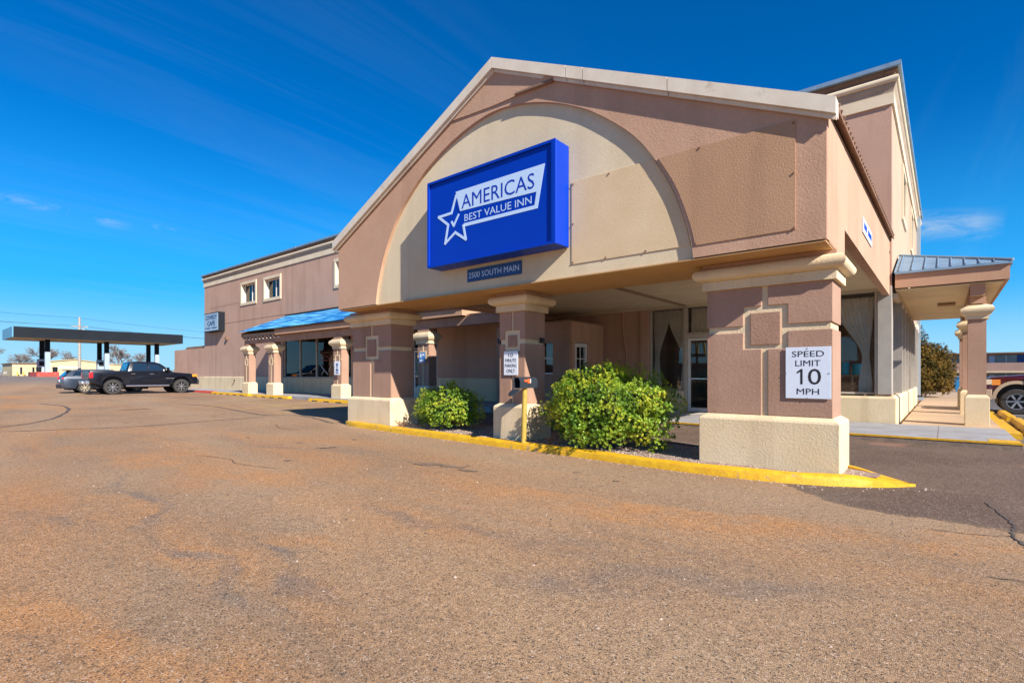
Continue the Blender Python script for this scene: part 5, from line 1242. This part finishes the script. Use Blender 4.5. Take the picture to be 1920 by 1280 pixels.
def wagon():
    t = thing('estate_car', 'slate grey estate car parked beyond the black pickup, tail towards us', 'car', (-42.6, 9.1, gz(-42, 9)), math.radians(90))
    L0, L1 = -2.4, 2.4; W_ = 1.86; wb0, wb1, r = -1.35, 1.42, .34
    low = [(L1, .45), (L1, .75), (L1-.3, .86), (1.2, .98), (L0+.35, 1.08), (L0+.04, 1.02), (L0-.03, .80), (L0, .40)]
    a0 = arch_pts(wb0, .42, .30); a1 = arch_pts(wb1, .42, .30)
    obj('body', body_side(MB(), low + [(L0+.1, .30)] + list(reversed(a0)) + list(reversed(a1)) + [(L1-.1, .30)], W_, .1), 'wagon', t, local=True, bevel=.03, smooth=40)
    cab = [(1.25, .97), (.45, 1.40), (.1, 1.46), (-1.6, 1.46), (-2.0, 1.42), (-2.3, 1.06), (-2.28, .97)]
    cm, hw = loft_cab(cab, 1.72, 1.24, .97, 1.46); obj('cabin', cm, 'wagon', t, local=True, bevel=.03, smooth=40)
    for s in (-1, 1):
        obj('side_window', side_panel([(-.05,1.06),(.98,1.06),(.4,1.35),(-.05,1.38)], hw, s), 'carglass', t, local=True)
        obj('side_window', side_panel([(-1.05,1.06),(-.12,1.06),(-.12,1.38),(-1.05,1.39)], hw, s), 'carglass', t, local=True)
        obj('side_window', side_panel([(-1.95,1.10),(-1.12,1.06),(-1.12,1.39),(-1.75,1.38)], hw, s), 'carglass', t, local=True)
        obj('tail_light', MB().box(L0-.035, L0+.25, s*.74-.17, s*.74+.185, .86, 1.0), 'taillight', t, local=True, bevel=.02)
        obj('reflector', B(L0-.04, L0+.1, s*.72-.14, s*.72+.18, .50, .56), 'taillight', t, local=True)
        obj('headlight', B(L1-.22, L1+.01, s*.72-.14, s*.72+.14, .66, .8), 'headlamp', t, local=True, bevel=.02)
        obj('mirror', B(.72, .88, s*1.0-.1, s*1.0+.1, 1.02, 1.16), 'wagon', t, local=True, bevel=.02)
        obj('roof_rail', MB().tube((-1.7, s*.58, 1.49), (.2, s*.58, 1.49), .018, n=6), 'chrome', t, local=True)
        wheel(t, wb0, s*.82, r, .22, s, 'goldalloy', 7); wheel(t, wb1, s*.82, r, .22, s, 'goldalloy', 7)
    obj('rear_window', MB().add([(-2.315,-.66,1.10),(-2.315,.66,1.10),(-2.07,.56,1.38),(-2.07,-.56,1.38)], [(0,1,2,3)]), 'carglass', t, local=True)
    obj('windscreen', MB().add([(1.2,-.74,1.01),(1.2,.74,1.01),(.56,.6,1.36),(.56,-.6,1.36)], [(0,1,2,3)]), 'carglass', t, local=True)
    obj('spoiler', B(-2.22, -1.95, -.6, .6, 1.42, 1.47), 'plastic', t, local=True, bevel=.01)
    obj('rear_bumper', B(L0-.08, L0+.2, -.88, .88, .30, .55), 'plastic', t, local=True, bevel=.04)
    obj('number_plate', B(L0-.06, L0-.045, -.2, .2, .72, .84), 'signwhite', t, local=True)
    obj('underbody', MB().box(-2.1, 2.1, -.7, .7, .2, .32).box(-2.25, 2.3, -.70, .70, .321, .84), 'black', t, local=True)
wagon()

def suv():
    # faces -X world: local x forward -> rotate 180
    t = thing('maroon_suv', 'maroon sport utility vehicle with beige cladding, its front at the side walkway', 'car', (3.55, 23.85, gz(3.5, 23)), math.radians(180))
    L0, L1 = -2.65, 2.62; W_ = 1.98; wb0, wb1, r = -1.55, 1.78, .40
    low = [(L1-.03, .55), (L1, .80), (L1-.02, 1.02), (L1-.25, 1.18), (1.35, 1.27), (1.15, 1.30), (L0+.1, 1.33), (L0, 1.2), (L0, .6)]
    a0 = arch_pts(wb0, .50, .48); a1 = arch_pts(wb1, .50, .48)
    hwb = lambda z: W_/2-.07*max(0, z-.9)**1.2
    obj('body', body_side(MB(), low + [(L0+.05, .48)] + list(reversed(a0)) + list(reversed(a1)) + [(L1-.12, .48)], W_, .07), 'maroon', t, local=True, bevel=.03, smooth=40)
    cab = [(1.18, 1.26), (.45, 1.82), (.1, 1.93), (-2.1, 1.93), (-2.5, 1.3)]
    cm, hw = loft_cab(cab, 1.86, 1.50, 1.26, 1.93); obj('cabin', cm, 'maroon', t, local=True, bevel=.03, smooth=40)
    for s in (-1, 1):
        for x0, x1 in ((-.1, .85), (-1.1, -.18), (-2.1, -1.18)):
            top = [(min(x1, .45), 1.80), (x0, 1.82)] if x1 > .5 else [(x1, 1.82), (x0+(.12 if x0 < -2 else 0), 1.82)]
            obj('side_window', side_panel([(x0, 1.36), (x1, 1.36)]+top, hw, s), 'carglass', t, local=True)
        q = MB()
        for wb in (wb0, wb1):
            q.rings([[(wb+.50*k*math.cos(a), s*(W_/2+o_), .48+.50*k*math.sin(a)) for a in [math.pi*i/18 for i in range(19)]] for k, o_ in ((.97, -.06), (.97, .035), (1.17, .03), (1.17, -.06))], cap=False)
        obj('wheel_arch_trim', q, 'beige', t, local=True, smooth=40)
        obj('sill_cladding', MB().box(wb0+.60, wb1-.60, s*(W_/2+.015)-.03, s*(W_/2+.015)+.03, .42, .64), 'beige', t, local=True)
        obj('front_cladding', MB().box(wb1+.58, L1+.04, s*(W_/2-.02)-.05, s*(W_/2-.02)+.05, .45, .78), 'beige', t, local=True, bevel=.015)
        hl = obj('headlight', MB().box(L1-.42, L1+.015, s*.88-.12, s*.88+.125, .93, 1.10), 'headlamp', t, local=True, bevel=.015)
        obj('indicator', B(L1-.46, L1-.26, s*(W_/2+.004)-.02, s*(W_/2+.004)+.012, .92, 1.10), 'amber', t, local=True)
        obj('mirror', B(.75, .95, s*1.12-.12, s*1.12+.12, 1.38, 1.60), 'plastic', t, local=True, bevel=.02)
        obj('door', side_panel([(-.12,.62),(.98,.62),(.98,1.28),(-.12,1.3)], hwb, s, .006), 'maroon', t, local=True)
        obj('door', side_panel([(-1.05,.62),(-.16,.62),(-.16,1.3),(-1.05,1.3)], hwb, s, .006), 'maroon', t, local=True)
        wheel(t, wb0, s*.88, r, .26, s, 'alloy', 6, rr=.62); wheel(t, wb1, s*.88, r, .26, s, 'alloy', 6, rr=.62)
    obj('windscreen', MB().add([(1.16,-.80,1.32),(1.16,.80,1.32),(.52,.70,1.80),(.52,-.70,1.80)], [(0,1,2,3)]), 'carglass', t, local=True)
    obj('front_bumper', B(L1-.05, L1+.10, -.95, .95, .45, .78), 'beige', t, local=True, bevel=.03)
    obj('grille', MB().box(L1+.0, L1+.03, -.55, .55, .86, 1.10), 'plastic', t, local=True)
    obj('underbody', MB().box(-2.2, 2.2, -.7, .7, .3, .5).box(-2.5, 2.5, -.74, .74, .501, 1.14), 'black', t, local=True)
suv()

# ------------------------------------------------------------------ petrol station far left
gs = thing('station_canopy', 'long dark flat petrol station canopy on white columns beyond the car park', 'canopy', (-84, 17, .95))
obj('roof_deck', MB().box(-88.2, -80.15, 8.65, 25.3, 5.46, 6.55), 'charcoal', gs)
obj('fascia_panel', MB().box(-80.148, -80.0, 8.6, 25.4, 5.42, 6.62), 'charcoal', gs)
obj('fascia_panel', MB().box(-88.3, -80.149, 8.5, 8.648, 5.42, 6.62), 'paleblue', gs)
obj('underside', B(-88.1, -80.2, 8.7, 25.2, 5.40, 5.458), 'ochre', gs)
for y in (11.8, 17.5, 23.0):
    for x, lowm in ((-82.4, 'colwhite'), (-86.0, 'charcoal')):
        c = obj('column', B(x-.22, x+.22, y-.22, y+.22, 3.9 if lowm == 'colwhite' else .9, 5.4), 'charcoal', gs)
        if lowm == 'colwhite': obj('column_cladding', B(x-.24, x+.24, y-.24, y+.24, .9, 3.899), 'colwhite', c)
is_ = thing('pump_island', 'red painted pump island at the foot of the nearest station columns', 'island', (-84, 11.6, .9))
obj('island_block', B(-87.3, -81.3, 10.7, 12.7, .85, 1.5), 'red', is_)
for i, (x, y, lb) in enumerate(((-85.2, 11.7, 'white petrol pump on the red island between the first two columns'), (-84.6, 17.4, 'white petrol pump beside the middle station columns'))):
    p_ = thing('petrol_pump', lb, 'petrol pump', (x, y, .9))
    obj('pump_body', B(x-.3, x+.3, y-.45, y+.45, 1.5 if i == 0 else .9, 3.1), 'colwhite', p_); obj('pump_screen', B(x+.3, x+.32, y-.3, y+.3, 2.3, 2.8), 'charcoal', p_)
for y in (10.95, 12.4):
    o = tag(obj('bin', MB().tube((-81.8, y, 1.5), (-81.8, y, 2.1), .22, .25, n=10), 'charcoal'), 'round dark bin on the %s side of the red pump island' % ('left' if y < 11 else 'right'), 'bin')

cb = thing('metal_shed', 'low cream metal building with a shallow gable behind the petrol station', 'building', (-127, 22, .9))
obj('wall', MB().prism_x([(18.0,.8),(33,.8),(33,2.5),(25.4,3.45),(21.7,3.95),(18.0,3.5)], -140, -125), 'ochre', cb)
obj('roof', MB().prism_x([(17.8,3.505),(21.7,3.96),(25.4,3.46),(33.2,2.51),(33.2,2.62),(25.4,3.60),(21.7,4.12),(17.8,3.66)], -140, -124.8), 'siding_roof', cb)
obj('wing', B(-138, -125.2, 13.3, 17.98, .8, 3.1), 'ochre', cb)
obj('wing_roof', B(-138.2, -125, 13.1, 17.97, 3.105, 3.28), 'eave', cb)
for y in (14.3, 15.9): obj('door', B(-125.19, -125.1, y, y+.25, 1.3, 2.5), 'charcoal', cb)
for y in (16.7, 17.3): obj('window', B(-125.19, -125.1, y, y+.3, 2.3, 3.0), 'carglass', cb)
for y in (13.8, 14.6): obj('bollard', B(-124.5, -124.3, y, y+.15, .8, 1.7), 'yellow', cb)
obj('sign_band', B(-124.999, -124.97, 19.3, 22.7, 2.38, 2.7), 'white', cb)

up = thing('utility_pole', 'pale wooden utility pole with a crossarm rising behind the petrol station canopy', 'utility pole', (-95, 17.05, .9))
obj('pole', MB().tube((-95, 17.05, .9), (-95, 17.05, 9.4), .20, .14, n=8), 'pole', up, smooth=50)
obj('crossarm', B(-95.1, -94.9, 16.1, 18.0, 8.0, 8.15), 'pole', up)
obj('transformer', MB().tube((-94.7, 17.45, 6.9), (-94.7, 17.45, 7.7), .25, n=10), 'steel', up)
def wire(a, b, sag, nm='power_line'):
    pts = [Vector(a).lerp(Vector(b), k/16)-Vector((0, 0, sag*4*(k/16)*(1-k/16))) for k in range(17)]
    return obj(nm, MB().path([tuple(p) for p in pts], .016, n=3), 'charcoal')
for i, (dy, z) in enumerate(((-.9, 8.15), (.9, 8.15), (0, 9.3))):
    tag(wire((-95, 17.05+dy, z), (-80, -26, z+1.6), .8), ('lower near', 'lower far', 'topmost')[i]+' power line running from the utility pole out of the picture to the left', 'power line', 'power lines left of the pole')
    tag(wire((-95, 17.05+dy, z), (-110, 68, z+.6), .9), ('lower near', 'lower far', 'topmost')[i]+' power line running from the utility pole towards the right behind the motel', 'power line', 'power lines right of the pole')

# bare winter trees
def bare_tree(label, x, y, h, seed, spread=1., tone='bark', group='bare winter trees on the far left'):
    rnd = random.Random(seed); z0 = gz(x, y); root = thing('bare_tree', label, 'tree', (x, y, z0), 0, group)
    tr = MB(); cr = MB()
    def grow(p, d, l, r, lev, mb):
        q = p+d*l; mb.tube(p, q, r, r*.68, 5 if lev < 2 else 3, cap=False)
        if lev >= 5: return
        for _ in range(4 if lev < 4 else 5):
            nd = (d+Vector((rnd.gauss(0,.55), rnd.gauss(0,.55), rnd.gauss(.05,.3)))*(.9*spread)).normalized()
            grow(q if rnd.random() < .6 else p.lerp(q, rnd.uniform(.5, .9)), nd, l*rnd.uniform(.6, .82), r*.6, lev+1, cr if lev >= 0 else mb)
    grow(Vector((0,0,-.1)), Vector((rnd.gauss(0,.06), rnd.gauss(0,.06), 1)).normalized(), h*.27, h*.026, 0, tr)
    obj('trunk', tr, tone, root, local=True); obj('crown', cr, tone, root, local=True)
    return root
T = [(-118, 9.5, 6.5, 'bare bushy tree at the far left edge of the picture'), (-150, 21, 8.0, 'grey bare tree left of the cream shed roof'), (-165, 27, 7.5, 'grey bare tree over the left end of the cream shed'),
     (-150, 31, 5.5, 'small bare tree just left of the utility pole'), (-155, 35.5, 9.5, 'tallest bare tree, right behind the utility pole'), (-160, 41, 7.0, 'brown bare tree over the right slope of the cream shed'),
     (-140, 46, 5.5, 'bare tree between the middle and right station columns'), (-170, 62, 7.0, 'low bare tree beyond the black pickup'), (-110, 47, 8.5, 'pale bare tree beside the low annex wall'), (-115, 46, 5.0, 'short bare tree below the right end of the station canopy'), (-140, 16, 6., 'thin bare tree behind the left wing of the cream shed')]
for i, (x, y, h, lb) in enumerate(T): bare_tree(lb, x, y, h, 30+i, tone='bark')
# distant tree line
tl = MB(); rnd = random.Random(77)
for k in range(1500):
    y = rnd.uniform(-60, 260); x = -300+rnd.uniform(-8, 8); h = rnd.uniform(2, 6.5)*(.6+.5*noise.noise((y*.03, 0, 0)))
    tl.tube((x, y, .6), (x+rnd.uniform(-1.5,1.5), y+rnd.uniform(-2,2), .9+max(1, h)), .22, .05, 3)
o = obj('distant_trees', tl, 'bark'); o['kind'] = 'stuff'; o['label'] = 'low line of bare trees along the far horizon'
tag(obj('parked_trailer', MB().box(-128, -124, 9.4, 12.6, 1.25, 1.75), 'step'), 'low pale trailer on the far left beside the cream shed', 'trailer')

# ------------------------------------------------------------------ motel wing far right
mw = thing('motel_wing', 'distant two storey brown motel wing with an open gallery and rows of windows', 'building', (6, 110, -1))
Y0 = 108; zg = -.95
obj('back_wall', B(-14, 40, Y0+1.6, Y0+9, zg, 4.4), 'motelshade', mw)
obj('roof', B(-14.5, 40.5, Y0+.7, Y0+9.5, 4.42, 4.60), 'eave', mw)
obj('gallery_parapet', B(-14, 40, Y0, Y0+.2, 1.75, 3.0), 'motel', mw)
obj('gallery_floor', B(-14.2, 40.2, Y0-.08, Y0+1.6, 1.48, 1.74), 'cream', mw)
for k in range(9):
    x = -12.5+k*5.8
    wdw = obj('window', B(x+1.2, x+3.6, Y0+1.52, Y0+1.59, 2.7, 4.2), 'motelglass', mw); obj('mullion', MB().box(x+2.36, x+2.44, Y0+1.45, Y0+1.519, 2.7, 4.2), 'whiteframe', wdw)
    obj('door', B(x+.5, x+1.1, Y0+1.5, Y0+1.59, 1.75, 4.1), 'bluewhite', mw); obj('side_panel', B(x+3.65, x+4.5, Y0+1.5, Y0+1.59, 2.7, 4.2), 'plateblue', mw)
    wdw = obj('window', B(x+1.2, x+3.6, Y0+1.52, Y0+1.59, -.2, 1.3), 'motelglass', mw); obj('mullion', MB().box(x+2.36, x+2.44, Y0+1.45, Y0+1.519, -.2, 1.3), 'whiteframe', wdw)
    obj('door', B(x+.5, x+1.1, Y0+1.5, Y0+1.59, zg, 1.2), 'bluewhite', mw)
    obj('stair_rail', MB().tube((x+4.9, Y0-.1, 3.0), (x+4.9, Y0-.1, 4.42), .05, n=6), 'charcoal', mw)
bn = thing('wheelie_bin', 'light blue tapered bin standing at the far end of the side walkway', 'bin', (.55, 52, gz(.5, 52)))
zb = gz(.5, 52)
x = .93
obj('bin_body', MB().rings([[(x-.25,51.8,zb),(x+.2,51.8,zb),(x+.2,52.2,zb),(x-.25,52.2,zb)],[(x-.42,51.7,zb+1.1),(x+.25,51.7,zb+1.1),(x+.25,52.3,zb+1.1),(x-.42,52.3,zb+1.1)]]), 'bin', bn); obj('lid', B(x-.45, x+.28, 51.65, 52.35, zb+1.102, zb+1.16), 'bluewhite', bn)

# ------------------------------------------------------------------ across the street (seen only in the window reflections)
fs_ = thing('restaurant_sign', 'tall pylon sign with a yellow double arch across the street, mirrored in the lobby door', 'sign', (-33.9, -60, 0))
obj('pole', MB().tube((-33.9, -60, -.1), (-33.9, -60, 4.9), .22, n=10), 'black', fs_)
ap = []
def arc_band(cx, z0, rx, rz, w_, n=20):
    R = []
    q = MB()
    for k in range(n+1):
        a = math.pi*k/n; ca, sa = math.cos(a), math.sin(a)
        R.append([(cx+rx*ca, -60.15, z0+rz*sa), (cx+(rx-w_)*ca, -60.15, z0+(rz-w_*.8)*sa), (cx+(rx-w_)*ca, -59.85, z0+(rz-w_*.8)*sa), (cx+rx*ca, -59.85, z0+rz*sa)])
    return q.rings(R)
obj('arch', arc_band(-34.6, 4.9, .75, 2.6, .28), 'fry', fs_); obj('arch', arc_band(-33.2, 4.9, .75, 2.6, .28), 'fry', fs_)
obj('sign_panel', B(-35.4, -32.4, -60.1, -59.9, 4.4, 4.88), 'storered', fs_)
sr = thing('roadside_store', 'long low reddish store across the street, mirrored in the lobby windows', 'building', (-40, -75, 0))
obj('wall', B(-75, -8, -90, -75, -.2, 3.4), 'storered', sr); obj('roof', B(-75.5, -7.5, -90.5, -74.5, 3.401, 3.7), 'step', sr)
for k in range(12): obj('window', B(-72+k*5.3, -69+k*5.3, -74.99, -74.9, .6, 2.4), 'motelglass', sr)
